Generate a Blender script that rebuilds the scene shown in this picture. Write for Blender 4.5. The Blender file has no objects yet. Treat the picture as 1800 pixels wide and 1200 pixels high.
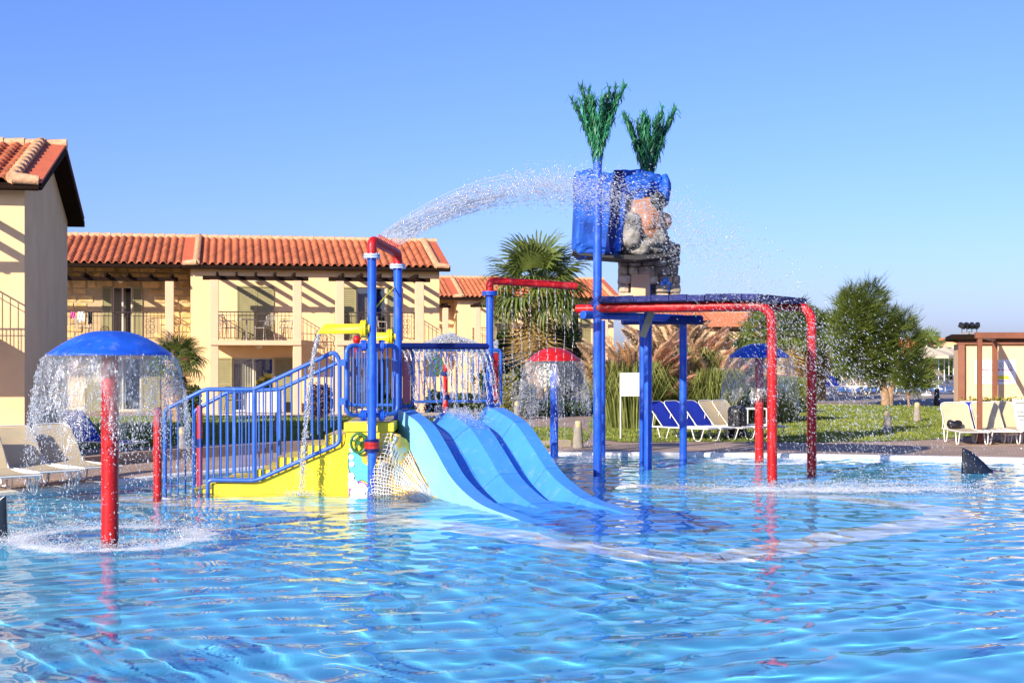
import bpy, bmesh, math, random
from math import sin, cos, pi, radians, sqrt, atan2
from mathutils import Vector, Matrix, noise
random.seed(7)
scene = bpy.context.scene
col = scene.collection

# ------------------------------------------------------------------ camera
F, CX, HY, HC = 2400.0, 900.0, 625.0, 2.05      # focal length in photo pixels, centre, horizon row, eye height
cam_data = bpy.data.cameras.new('camera')
cam = bpy.data.objects.new('camera', cam_data)
col.objects.link(cam)
cam.location = (0, 0, HC)
cam.rotation_euler = (radians(90), 0, 0)
cam_data.sensor_width = 36.0
cam_data.lens = 48.0
cam_data.shift_y = 25.0 / 1800.0
cam_data.clip_start = 0.1
cam_data.clip_end = 3000
scene.camera = cam

# ------------------------------------------------------------------ sky, sun, exposure
SUN = Vector((0.80, 1.15, -0.60)).normalized()      # direction in which sunlight travels
elev = math.asin(-SUN.z)
azim = atan2(-SUN.x, -SUN.y)                         # compass angle of the sun, clockwise from +Y
world = bpy.data.worlds.new('World')
scene.world = world
world.use_nodes = True
wn = world.node_tree
bg = wn.nodes['Background']
sky = wn.nodes.new('ShaderNodeTexSky')
sky.sky_type = 'NISHITA'
sky.sun_disc = False
sky.sun_elevation = elev
sky.sun_rotation = azim
sky.altitude = 0
sky.air_density = 1.0
sky.dust_density = 0.9
sky.ozone_density = 8.0
bg.inputs['Strength'].default_value = 0.122
tint = wn.nodes.new('ShaderNodeMix'); tint.data_type = 'RGBA'; tint.blend_type = 'MULTIPLY'   # white balance of the whole sky
tint.inputs[0].default_value = 1.0; tint.inputs[7].default_value = (1.0, 0.845, 1.06, 1)
wn.links.new(sky.outputs[0], tint.inputs[6]); wn.links.new(tint.outputs[2], bg.inputs[0])
sun_data = bpy.data.lights.new('sun', 'SUN')
sun = bpy.data.objects.new('sun', sun_data)
col.objects.link(sun)
sun.rotation_euler = SUN.to_track_quat('-Z', 'Y').to_euler()
sun_data.energy = 5.0
sun_data.angle = radians(0.5)
sun_data.color = (1.0, 0.90, 0.74)
scene.view_settings.view_transform = 'Standard'
scene.view_settings.look = 'None'
scene.view_settings.gamma = 1.0
scene.view_settings.use_curve_mapping = False
scene.view_settings.exposure = 0.72
scene.cycles.use_denoising = True
scene.cycles.max_bounces = 10
scene.cycles.transparent_max_bounces = 24
scene.cycles.transmission_bounces = 6
scene.cycles.diffuse_bounces = 3
scene.cycles.glossy_bounces = 4
scene.cycles.caustics_reflective = False
scene.cycles.caustics_refractive = False
scene.cycles.sample_clamp_indirect = 6.0

def PX(px, d): return (px - CX) / F * d
def PZ(py, d): return HC + (HY - py) / F * d
def DW(py): return HC * F / (py - HY)                # distance of a point on the water
def DG(py): return (HC - 0.06) * F / (py - HY)       # distance of a point on the deck

# ------------------------------------------------------------------ materials
MATS = {}
def newmat(name):
    m = bpy.data.materials.new(name); m.use_nodes = True
    nt = m.node_tree
    return m, nt, nt.nodes['Principled BSDF'], nt.nodes['Material Output']
def N(nt, kind, **kw):
    n = nt.nodes.new('ShaderNode' + kind)
    for k, v in kw.items():
        if k in n.inputs: n.inputs[k].default_value = v
        else: setattr(n, k, v)
    return n
def mixcol(nt, fac, a, b, blend='MIX'):
    n = nt.nodes.new('ShaderNodeMix'); n.data_type = 'RGBA'; n.blend_type = blend
    for idx, v in ((0, fac), (6, a), (7, b)):
        if hasattr(v, 'is_linked'): nt.links.new(v, n.inputs[idx])
        elif isinstance(v, (tuple, list)): n.inputs[idx].default_value = (*v[:3], 1)
        else: n.inputs[idx].default_value = v
    return n.outputs[2]
def ramp(nt, fac, stops):
    r = nt.nodes.new('ShaderNodeValToRGB')
    el = r.color_ramp.elements
    while len(el) < len(stops): el.new(0.5)
    for e, (p, c) in zip(el, stops):
        e.position = p; e.color = (*c[:3], 1) if len(c) < 4 else c
    nt.links.new(fac, r.inputs[0])
    return r.outputs[0]
def mat(key, c, rough=0.5, vary=0.12, scale=6.0, bump=0.0, bscale=40.0, metal=0.0, c2=None, rnd=0.0, coat=0.0, spec=0.5, wear=0.0, transl=0.0, detail=6.0, stretch=None, lime=0.0):
    """Principled surface: two-scale noise in the colour, fine bump, optional per-object variation."""
    m, nt, b, out = newmat(key)
    tc = N(nt, 'TexCoord')
    src = tc.outputs['Object']
    if stretch:
        mp = N(nt, 'Mapping'); mp.inputs['Scale'].default_value = stretch
        nt.links.new(src, mp.inputs[0]); src = mp.outputs[0]
    n1 = N(nt, 'TexNoise', Scale=scale, Detail=detail, Roughness=0.6)
    nt.links.new(src, n1.inputs['Vector'])
    lo = tuple(x * (1 - vary) for x in c)
    hi = tuple(min(1, x * (1 + vary)) for x in (c2 or c))
    colr = ramp(nt, n1.outputs[0], [(0.3, lo), (0.7, hi)])
    if wear:
        n3 = N(nt, 'TexNoise', Scale=scale * 0.35, Detail=9.0, Roughness=0.72)
        nt.links.new(src, n3.inputs['Vector'])
        w = ramp(nt, n3.outputs[0], [(0.52, (0, 0, 0)), (0.72, (wear, wear, wear))])
        colr = mixcol(nt, w, colr, tuple(x * 0.55 + 0.03 for x in c))
    if lime:                                            # pale scale left by drying water, in runs down the surface
        mpl = N(nt, 'Mapping'); mpl.inputs['Scale'].default_value = (1, 1, .22); nt.links.new(src, mpl.inputs[0])
        n4 = N(nt, 'TexNoise', Scale=9.0, Detail=8.0, Roughness=0.7); nt.links.new(mpl.outputs[0], n4.inputs['Vector'])
        w = ramp(nt, n4.outputs[0], [(0.54, (0, 0, 0)), (0.74, (lime, lime, lime))])
        colr = mixcol(nt, w, colr, (0.55, 0.58, 0.60))
    if rnd:
        oi = N(nt, 'ObjectInfo')
        rr = ramp(nt, oi.outputs['Random'], [(0, (1 - rnd,) * 3), (1, (1 + rnd,) * 3)])
        colr = mixcol(nt, 1.0, colr, rr, 'MULTIPLY')
    nt.links.new(colr, b.inputs['Base Color'])
    b.inputs['Roughness'].default_value = rough
    b.inputs['Metallic'].default_value = metal
    b.inputs['Specular IOR Level'].default_value = spec
    if coat:
        b.inputs['Coat Weight'].default_value = coat
        b.inputs['Coat Roughness'].default_value = 0.12
    if bump:
        n2 = N(nt, 'TexNoise', Scale=bscale, Detail=5.0)
        nt.links.new(src, n2.inputs['Vector'])
        bm = N(nt, 'Bump', Strength=bump, Distance=0.02)
        nt.links.new(n2.outputs[0], bm.inputs['Height'])
        nt.links.new(bm.outputs[0], b.inputs['Normal'])
    if transl:
        tr = N(nt, 'BsdfTranslucent')
        nt.links.new(colr, tr.inputs[0])
        ms = N(nt, 'MixShader'); ms.inputs[0].default_value = transl
        nt.links.new(b.outputs[0], ms.inputs[1]); nt.links.new(tr.outputs[0], ms.inputs[2])
        nt.links.new(ms.outputs[0], out.inputs[0])
    MATS[key] = m
    return m

# ------------------------------------------------------------------ mesh builder
class MB:
    def __init__(s): s.v = []; s.f = []; s.sm = []
    def add(s, vs, fs, smooth=False, M=None):
        o = len(s.v)
        if M is not None: vs = [M @ Vector(p) for p in vs]
        s.v.extend([tuple(p) for p in vs])
        for f in fs:
            s.f.append(tuple(i + o for i in f)); s.sm.append(smooth)
        return s
    def box(s, x0, y0, z0, x1, y1, z1, M=None):
        vs = [(x0,y0,z0),(x1,y0,z0),(x1,y1,z0),(x0,y1,z0),(x0,y0,z1),(x1,y0,z1),(x1,y1,z1),(x0,y1,z1)]
        return s.add(vs, [(0,3,2,1),(4,5,6,7),(0,1,5,4),(1,2,6,5),(2,3,7,6),(3,0,4,7)], False, M)
    def bevbox(s, x0, y0, z0, x1, y1, z1, b=0.01, M=None):
        """box with chamfered edges"""
        vs = []; fs = []
        for z, i in ((z0, b), (z0 + b, 0), (z1 - b, 0), (z1, b)):
            c = b
            ring = [(x0+c+i, y0+i), (x1-c-i, y0+i), (x1-i, y0+c+i), (x1-i, y1-c-i), (x1-c-i, y1-i), (x0+c+i, y1-i), (x0+i, y1-c-i), (x0+i, y0+c+i)]
            vs += [(x, y, z) for x, y in ring]
        for k in range(3):
            for j in range(8):
                a = k*8+j; q = k*8+(j+1) % 8
                fs.append((a, q, q+8, a+8))
        fs.append(tuple(range(7, -1, -1))); fs.append(tuple(range(24, 32)))
        return s.add(vs, fs, False, M)
    def tube(s, path, r, n=10, cap=True, smooth=True, M=None, closed=False):
        path = [Vector(p) for p in path]
        m = len(path)
        rs = r if isinstance(r, (list, tuple)) else [r] * m
        t0 = (path[1] - path[0]).normalized()
        up = Vector((0, 0, 1)) if abs(t0.z) < 0.9 else Vector((0, 1, 0))
        nrm = (up - t0 * up.dot(t0)).normalized()
        vs = []; fs = []
        prev = t0
        for i, p in enumerate(path):
            if closed: t = (path[(i+1) % m] - path[i-1]).normalized()
            elif i == 0: t = t0
            elif i == m - 1: t = (path[-1] - path[-2]).normalized()
            else: t = ((path[i+1] - p).normalized() + (p - path[i-1]).normalized()).normalized()
            q = prev.rotation_difference(t)
            nrm = q @ nrm; nrm = (nrm - t * nrm.dot(t)).normalized()
            prev = t
            bn = t.cross(nrm)
            for k in range(n):
                a = 2 * pi * k / n
                vs.append(p + (nrm * cos(a) + bn * sin(a)) * rs[i])
        last = m if closed else m - 1
        for i in range(last):
            for k in range(n):
                a = i*n+k; b = i*n+(k+1) % n; c = ((i+1) % m)*n+(k+1) % n; d = ((i+1) % m)*n+k
                fs.append((a, b, c, d))
        s.add(vs, fs, smooth, M)
        if cap and not closed:
            s.add(vs[:n], [tuple(range(n-1, -1, -1))], False, M)
            s.add(vs[-n:], [tuple(range(n))], False, M)
        return s
    def lathe(s, prof, n=24, c=(0,0,0), smooth=True, M=None, axis='z'):
        vs = []; fs = []
        for (r, z) in prof:
            for k in range(n):
                a = 2*pi*k/n
                vs.append((c[0]+r*cos(a), c[1]+r*sin(a), c[2]+z))
        for i in range(len(prof)-1):
            for k in range(n):
                fs.append((i*n+k, i*n+(k+1) % n, (i+1)*n+(k+1) % n, (i+1)*n+k))
        return s.add(vs, fs, smooth, M)
    def prism(s, poly, lo, hi, axis='z', M=None):
        """polygon (2D, counter-clockwise) extruded along axis"""
        n = len(poly)
        if axis == 'z': q = lambda p, h: (p[0], p[1], h)
        elif axis == 'y': q = lambda p, h: (p[0], h, p[1])
        else: q = lambda p, h: (h, p[0], p[1])
        vs = [q(p, lo) for p in poly] + [q(p, hi) for p in poly]
        fs = [tuple(range(n-1, -1, -1)), tuple(range(n, 2*n))]
        for i in range(n): fs.append((i, (i+1) % n, n+(i+1) % n, n+i))
        return s.add(vs, fs, False, M)
    def quad(s, a, b, c, d, smooth=False): return s.add([a, b, c, d], [(0,1,2,3)], smooth)
    def build(s, name, m, parent=None, label=None, kind=None, fixn=False):
        me = bpy.data.meshes.new(name)
        me.from_pydata(s.v, [], s.f)
        me.polygons.foreach_set('use_smooth', s.sm)
        me.update()
        if fixn:
            bm = bmesh.new(); bm.from_mesh(me); bmesh.ops.recalc_face_normals(bm, faces=bm.faces); bm.to_mesh(me); bm.free()
        if m is not None: me.materials.append(MATS[m] if isinstance(m, str) else m)
        return link(name, me, parent, label, kind)
def link(name, me, parent=None, label=None, kind=None):
    o = bpy.data.objects.new(name, me)
    col.objects.link(o)
    if parent is not None: o.parent = parent
    if label: o['label'] = label
    if kind: o['kind'] = kind
    return o
def tag(o, label, cat, group=None):
    o['label'] = label; o['category'] = cat
    if group: o['group'] = group
    return o
def thing(name, label, cat, loc=(0,0,0), rz=0.0, group=None):
    o = bpy.data.objects.new(name, None); col.objects.link(o)
    o.empty_display_size = 0.1
    o.location = loc; o.rotation_euler = (0, 0, rz)
    return tag(o, label, cat, group)
def struct(o):
    o['kind'] = 'structure'; return o
def dup(root, loc=None, rz=None, label=None, group=None, scale=None, parent=None):
    r = root.copy(); col.objects.link(r)
    if parent is not None: r.parent = parent
    if loc is not None: r.location = loc
    if rz is not None: r.rotation_euler = (0, 0, rz)
    if scale is not None: r.scale = (scale,)*3 if not isinstance(scale, tuple) else scale
    if label: r['label'] = label
    if group: r['group'] = group
    for ch in [o for o in KIDS.get(root.name, [])]:
        dup(ch, parent=r)
    return r
KIDS = {}
def freeze(root):
    """remember the children of a thing, for dup"""
    stack = [root]
    while stack:
        o = stack.pop()
        KIDS[o.name] = list(o.children)
        stack += KIDS[o.name]
    return root
def rnd(a, b): return random.uniform(a, b)
def arc(c, r, a0, a1, n, u=Vector((1,0,0)), w=Vector((0,0,1))):
    return [Vector(c) + u * (r*cos(a0+(a1-a0)*i/n)) + w * (r*sin(a0+(a1-a0)*i/n)) for i in range(n+1)]
def fillet(pts, r, k=6):
    """round the inner corners of a polyline"""
    pts = [Vector(p) for p in pts]; out = [pts[0]]
    for i in range(1, len(pts)-1):
        a, b, c = pts[i-1], pts[i], pts[i+1]
        u = (a-b); w = (c-b)
        rr = min(r, u.length*0.49, w.length*0.49)
        p, q = b+u.normalized()*rr, b+w.normalized()*rr
        for j in range(k+1):
            t = j/k
            out.append(p*(1-t)**2 + b*2*t*(1-t) + q*t*t)
    out.append(pts[-1])
    return out
def interp(tab, x):
    if x <= tab[0][0]: return tab[0][1]
    for (a, p), (b, q) in zip(tab, tab[1:]):
        if x <= b:
            t = (x-a)/(b-a); return p+(q-p)*t
    return tab[-1][1]
def smoothtab(tab, x):
    """Catmull-Rom through the table"""
    n = len(tab)
    if x <= tab[0][0]: return tab[0][1]
    if x >= tab[-1][0]: return tab[-1][1]
    for i in range(n-1):
        if x <= tab[i+1][0]:
            a, p = tab[i]; b, q = tab[i+1]
            m0 = (q - tab[i-1][1])/(b - tab[i-1][0]) if i > 0 else (q-p)/(b-a)
            m1 = (tab[i+2][1]-p)/(tab[i+2][0]-a) if i+2 < n else (q-p)/(b-a)
            h = b-a; t = (x-a)/h
            return (2*t**3-3*t*t+1)*p + (t**3-2*t*t+t)*h*m0 + (-2*t**3+3*t*t)*q + (t**3-t*t)*h*m1
    return tab[-1][1]
WATER_MODE = 'mnee'
# ================================================================== pool, water, paving
def spline_closed(pts, k=8):
    n = len(pts); out = []
    for i in range(n):
        p0, p1, p2, p3 = [Vector((*pts[(i+j-1) % n], 0)) for j in range(4)]
        for j in range(k):
            t = j/k
            out.append(0.5*((2*p1)+(p2-p0)*t+(2*p0-5*p1+4*p2-p3)*t*t+(3*p1-p0-3*p2+p3)*t**3))
    return out
POOL = spline_closed([(-14,1.5),(0,0.9),(17,1.5),(20,9),(19,18),(15.5,23.5),(12.2,25.7),(9.9,26.35),(7.2,27.1),(4.4,27.75),(1.6,27.95),(-0.8,27.4),(-2.8,26.0),(-4.5,24.2),(-5.4,23.05),(-6.4,21.35),(-7.4,19.75),(-9.0,17.6),(-11.5,14.5),(-15,9)])
CEN = Vector((0, 15, 0))
def offset_poly(poly, d):
    out = []; n = len(poly)
    for i in range(n):
        t = (poly[(i+1) % n]-poly[i-1]).normalized()
        out.append(poly[i]+Vector((t.y, -t.x, 0))*d)      # outward for a counter-clockwise outline
    return out
# pool shell
mat('pool_paint', (0.135, 0.64, 1.0), rough=0.6, vary=0.05, scale=1.3, c2=(0.155, 0.67, 1.0))
mat('band_paint', (0.90, 0.91, 0.88), rough=0.6, vary=0.1, scale=3)
mat('coping', (0.74, 0.73, 0.69), rough=0.55, vary=0.08, scale=9, bump=0.15)
PD = -0.55
mb = MB(); n = len(POOL)
mb.add([(p.x, p.y, PD) for p in POOL], [tuple(range(n))])
for i in range(n):
    a, b = POOL[i], POOL[(i+1) % n]
    mb.quad((b.x,b.y,PD),(a.x,a.y,PD),(a.x,a.y,0.02),(b.x,b.y,0.02))
pool_floor = struct(mb.build('pool_floor', 'pool_paint'))
# pale band painted on the floor round the deeper part
bandpts = [(-8.2,21.6),(-4.35,19.6),(-1.1,17.4),(1.0,15.2),(1.95,14.6),(2.55,14.75),(3.95,16.2),(5.9,18.3),(5.0,20.2),(2.0,22.2),(-3.0,23.2),(-6.5,22.9)]
bp = spline_closed([(x, y) for x, y in bandpts], 6)
m_ = len(bp)
o1, o2 = offset_poly(bp, 0.36), offset_poly(bp, -0.36)
mb = MB()
for i in range(m_):
    j = (i+1) % m_
    mb.quad((o1[i].x,o1[i].y,PD+.004),(o1[j].x,o1[j].y,PD+.004),(o2[j].x,o2[j].y,PD+.004),(o2[i].x,o2[i].y,PD+.004))
o = mb.build('floor_band', 'band_paint', fixn=True); o.parent = pool_floor
# coping: rounded white kerb round the basin
prof = [(-0.03,-0.02),(-0.04,0.03),(-0.02,0.072),(0.05,0.08),(0.22,0.075),(0.225,0.05)]
rings = [offset_poly(POOL, d) for d, z in prof]
vs = []; fs = []
for r, (d, z) in zip(rings, prof):
    vs += [(p.x, p.y, z) for p in r]
for k in range(len(prof)-1):
    for i in range(n):
        j = (i+1) % n
        fs.append((k*n+i, k*n+j, (k+1)*n+j, (k+1)*n+i))
mb = MB(); mb.add(vs, fs, False)
struct(mb.build('pool_edge', 'coping', fixn=True))

# ------------------------------------------------------------------ water surface
rw = random.Random(11)
WAVES = []
for i in range(34):
    lam = 0.28 * (6.0 ** (i/33.0))
    th = radians(90) + rw.gauss(0, 0.75)
    amp = lam * (0.0036 - 0.0029 * i / 33.0) * rw.uniform(0.6, 1.3)
    WAVES.append((2*pi/lam*cos(th), 2*pi/lam*sin(th), rw.uniform(0, 2*pi), amp))
RIPPLE = [(-4.5, 15.28, 1.0), (0.83, 26.9, 0.7), (4.8, 26.5, 0.7), (4.5, 21.2, 1.2), (-3.0, 20.2, .5)]   # water falls here
def wave(x, y):
    z = 0.0
    px, py = x + 0.35*sin(0.9*y+0.4*x), y + 0.3*sin(0.7*x-0.5*y)
    for kx, ky, ph, a in WAVES:
        z += a*sin(kx*px+ky*py+ph)
    for cx, cy, s in RIPPLE:
        d = sqrt((x-cx)**2+(y-cy)**2)
        if d < 4: z += 0.006*s*sin(d*11.0)*math.exp(-d*0.8)*min(1, d*1.2)
    return z
mb = MB(); rows = []
y = 1.0; ys = []
while y < 29.0:
    ys.append(y); y += 0.05 + 0.0022*max(0, y-8) if y > 6 else 0.25
NXC = 300
for y in ys:
    hw = 0.40*y + 1.2 if y > 6 else 4.0
    hw = max(hw, 4.5)
    for i in range(NXC+1):
        x = -hw + 2*hw*i/NXC
        mb.v.append((x, y, wave(x, y)))
for r in range(len(ys)-1):
    for i in range(NXC):
        a = r*(NXC+1)+i
        mb.f.append((a, a+1, a+NXC+2, a+NXC+1)); mb.sm.append(True)
# calm outer parts of the pool, beside the finely waved middle
L = len(ys); o = len(mb.v)
for r in range(L):
    hw = max(0.40*ys[r]+1.2 if ys[r] > 6 else 4.0, 4.5)
    mb.v.append((-24, ys[r], 0)); mb.v.append((24, ys[r], 0))
for r in range(L-1):
    a, b = r*(NXC+1), (r+1)*(NXC+1)
    mb.f.append((o+2*r, a, b, o+2*r+2)); mb.sm.append(True)
    mb.f.append((a+NXC, o+2*r+1, o+2*r+3, b+NXC)); mb.sm.append(True)
m, nt, b, out = newmat('water')
nt.nodes.remove(b)
tc = N(nt, 'TexCoord')
mp = N(nt, 'Mapping'); mp.inputs['Scale'].default_value = (1.0, 0.8, 1.0)
nt.links.new(tc.outputs['Object'], mp.inputs[0])
n1 = N(nt, 'TexNoise', Scale=5.5, Detail=4.0, Roughness=0.5, Distortion=0.6)
nt.links.new(mp.outputs[0], n1.inputs['Vector'])
bmp = N(nt, 'Bump', Strength=0.30, Distance=0.05)
nt.links.new(n1.outputs[0], bmp.inputs['Height'])
# Schlick reflectance from the angle to the rippled surface, the same from above and below
geo = N(nt, 'NewGeometry')
dp = N(nt, 'VectorMath', operation='DOT_PRODUCT')
nt.links.new(geo.outputs['Incoming'], dp.inputs[0]); nt.links.new(bmp.outputs[0], dp.inputs[1])
ab = N(nt, 'Math', operation='ABSOLUTE'); nt.links.new(dp.outputs['Value'], ab.inputs[0])
om = N(nt, 'Math', operation='SUBTRACT'); om.inputs[0].default_value = 1.0; nt.links.new(ab.outputs[0], om.inputs[1])
pw = N(nt, 'Math', operation='POWER'); nt.links.new(om.outputs[0], pw.inputs[0]); pw.inputs[1].default_value = 5.0
fr = N(nt, 'Math', operation='MULTIPLY_ADD', use_clamp=True); nt.links.new(pw.outputs[0], fr.inputs[0]); fr.inputs[1].default_value = 0.98; fr.inputs[2].default_value = 0.02
gl = N(nt, 'BsdfGlossy', Roughness=0.03); nt.links.new(bmp.outputs[0], gl.inputs['Normal'])
WATER_TRANS = (nt, out, fr, gl, bmp)
if WATER_MODE == 'transparent':
    tr = N(nt, 'BsdfTransparent'); tr.inputs[0].default_value = (0.80, 0.93, 0.97, 1)
else:
    tr = N(nt, 'BsdfRefraction', IOR=1.33, Roughness=0.0); tr.inputs[0].default_value = (0.80, 0.93, 0.97, 1)
mx = N(nt, 'MixShader')
nt.links.new(fr.outputs[0], mx.inputs[0]); nt.links.new(tr.outputs[0], mx.inputs[1]); nt.links.new(gl.outputs[0], mx.inputs[2])
nt.links.new(mx.outputs[0], out.inputs[0])
MATS['water'] = m
water = struct(mb.build('pool_water', 'water'))
if WATER_MODE == 'mnee':
    scene.cycles.caustics_refractive = True
    gs = N(nt, 'BsdfGlass', IOR=1.28, Roughness=0.0); gs.inputs[0].default_value = (0.93, 0.98, 1.0, 1); nt.links.new(gs.outputs[0], out.inputs[0])
    water.cycles.is_caustics_caster = True
    for o_ in [pool_floor]+list(pool_floor.children): o_.cycles.is_caustics_receiver = True
    sun_data.cycles.is_caustics_light = True
# ================================================================== ground, lawns, paths
def brick_mat(key, c1, c2, mortar, bw, bh, rot=0.0, rough=0.85):
    m, nt, b, out = newmat(key)
    tc = N(nt, 'TexCoord'); mp = N(nt, 'Mapping'); mp.inputs['Rotation'].default_value = (0, 0, rot)
    nt.links.new(tc.outputs['Object'], mp.inputs[0])
    br = N(nt, 'TexBrick'); br.inputs['Scale'].default_value = 1.0
    br.inputs['Brick Width'].default_value = bw; br.inputs['Row Height'].default_value = bh
    br.inputs['Mortar Size'].default_value = 0.008
    br.inputs['Color1'].default_value = (*c1, 1); br.inputs['Color2'].default_value = (*c2, 1); br.inputs['Mortar'].default_value = (*mortar, 1)
    nt.links.new(mp.outputs[0], br.inputs['Vector'])
    n1 = N(nt, 'TexNoise', Scale=0.7, Detail=8.0, Roughness=0.65); nt.links.new(mp.outputs[0], n1.inputs['Vector'])
    r = ramp(nt, n1.outputs[0], [(0.3, (0.72, 0.70, 0.68)), (0.7, (1.2, 1.18, 1.15))])
    nt.links.new(mixcol(nt, 1.0, br.outputs[0], r, 'MULTIPLY'), b.inputs['Base Color'])
    b.inputs['Roughness'].default_value = rough
    bp_ = N(nt, 'Bump', Strength=0.5, Distance=0.01); nt.links.new(br.outputs['Fac'], bp_.inputs['Height']); bp_.invert = True
    nt.links.new(bp_.outputs[0], b.inputs['Normal'])
    MATS[key] = m
brick_mat('pavers', (0.46, 0.325, 0.235), (0.36, 0.26, 0.20), (0.20, 0.15, 0.12), 0.22, 0.11)
mat('lawn', (0.095, 0.145, 0.020), rough=0.95, vary=0.3, scale=1.2, c2=(0.18, 0.20, 0.035), bump=0.6, bscale=60)
mat('grass_blade', (0.14, 0.22, 0.028), rough=0.8, vary=0.3, scale=0.8, c2=(0.26, 0.28, 0.050), transl=0.3)
mat('far_ground', (0.20, 0.16, 0.12), rough=0.95, vary=0.2, scale=0.2)
mat('asphalt', (0.27, 0.225, 0.20), rough=0.9, vary=0.12, scale=2.5)
mat('kerb', (0.36, 0.25, 0.17), rough=0.85, vary=0.18, scale=5, bump=0.2)
mat('kerb_pale', (0.55, 0.46, 0.31), rough=0.85, vary=0.15, scale=5, bump=0.2)
GZ = 0.06
rim = offset_poly(POOL, 0.21)
mb = MB(); n = len(rim)
vs = [(p.x, p.y, GZ) for p in rim]
for k, R in enumerate((1.0, 60.0, 2500.0)):
    for p in rim:
        d = (p-CEN); L_ = d.length; d.normalize()
        rr = L_+3 if k == 0 else R
        vs.append((CEN.x+d.x*rr, CEN.y+d.y*rr, GZ))
fs = []
for k in range(3):
    for i in range(n):
        j = (i+1) % n
        fs.append((k*n+i, k*n+j, (k+1)*n+j, (k+1)*n+i))
mb.add(vs, fs)
struct(mb.build('ground', 'pavers', fixn=True))

def sheet(name, pts, z, m, k=5, smooth=True):
    pl = spline_closed(pts, k) if smooth else [Vector((*p, 0)) for p in pts]
    mb = MB(); mb.add([(p.x, p.y, z) for p in pl], [tuple(range(len(pl)))])
    o = struct(mb.build(name, m, fixn=False))
    if o.data.polygons[0].normal.z < 0: o.data.flip_normals()
    return o, pl
def inside(pl, x, y):
    c = False; j = len(pl)-1
    for i in range(len(pl)):
        a, b = pl[i], pl[j]
        if (a.y > y) != (b.y > y) and x < (b.x-a.x)*(y-a.y)/(b.y-a.y)+a.x: c = not c
        j = i
    return c
def grass_on(pl, n, hmax=0.07, seed=1):
    r = random.Random(seed)
    xs = [p.x for p in pl]; ys_ = [p.y for p in pl]
    mb = MB()
    cnt = 0
    while cnt < n:
        x, y = r.uniform(min(xs), max(xs)), r.uniform(min(ys_), max(ys_))
        if not inside(pl, x, y): continue
        cnt += 1
        h = hmax*r.uniform(0.5, 1.2); w = 0.03; a = r.uniform(0, pi)
        dx, dy = cos(a)*w, sin(a)*w; lx, ly = r.uniform(-.04, .04), r.uniform(-.04, .04)
        o = len(mb.v)
        mb.v += [(x-dx, y-dy, GZ), (x+dx, y+dy, GZ), (x+lx, y+ly, GZ+h)]
        mb.f.append((o, o+1, o+2)); mb.sm.append(False)
    return mb
lawn1, pl1 = sheet('lawn_left', [(-14,28.2),(-9.6,29.0),(-7.2,30.4),(-4.1,33.2),(-1.5,35.3),(-0.6,38),(-1.5,43.0),(-6,44.2),(-14,43.0)], GZ+.012, 'lawn')
lawn2, pl2 = sheet('lawn_right', [(2.2,32.2),(4.5,31.6),(8,31.5),(11.3,33.4),(14.0,36.5),(16.4,43),(17.5,50),(15,54),(9,55),(4,52),(2.4,42)], GZ+.012, 'lawn')
lawn3, pl3 = sheet('lawn_middle', [(-0.9,32.0),(0.3,30.2),(1.6,31.2),(1.9,36.0),(0.8,37.5),(-0.6,35.6)], GZ+.012, 'lawn')
lawn4, pl4 = sheet('lawn_strip', [(1.0,29.6),(-0.6,30.4),(-2.4,28.9),(-1.0,29.2)], GZ+.012, 'lawn')
far_sheet, _ = sheet('terrace', [(5,57),(30,57),(80,70),(80,120),(-2,120),(0,62)], GZ+.008, 'asphalt', smooth=False)
gmb = grass_on(pl1, 26000, 0.08, 3)
for pl, cnt, sd in ((pl2, 36000, 4), (pl3, 5000, 5), (pl4, 1800, 6)):
    g2 = grass_on(pl, cnt, 0.075, sd); gmb.add(g2.v, g2.f)
o = gmb.build('grass', 'grass_blade'); o['kind'] = 'stuff'; o['label'] = 'short green lawn grass behind the pool'
# low kerbs
def kerb(name, pts, m, w=0.16, h=0.13, label=None):
    pts = [Vector((x, y, 0)) for x, y in pts]
    mb = MB()
    k = len(pts)
    L, R = [], []
    for i in range(k):
        t = (pts[min(i+1, k-1)]-pts[max(i-1, 0)]).normalized(); nn = Vector((-t.y, t.x, 0))*w/2
        L.append(pts[i]+nn); R.append(pts[i]-nn)
    for i in range(k-1):
        a, b, c, d = L[i], L[i+1], R[i+1], R[i]
        mb.add([(p.x, p.y, GZ) for p in (a,b,c,d)]+[(p.x, p.y, GZ+h) for p in (a,b,c,d)], [(4,5,6,7),(0,1,5,4),(2,3,7,6),(1,2,6,5),(3,0,4,7)])
    return struct(mb.build(name, m, fixn=True))
kerb('kerb_left', [(-11.5,19.2),(-8.4,22.5),(-7.0,25.5),(-4.9,28.2),(-3.2,29.8)], 'kerb', h=0.2, w=.22)
kerb('kerb_middle', [(-2.4,28.9),(-1.0,29.0),(0.4,29.5),(1.25,30.1)], 'kerb_pale', h=0.14)
kerb('kerb_path', [(11.3,33.2),(14.0,36.3),(16.4,42.8),(17.6,50)], 'kerb', h=0.1)

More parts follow.
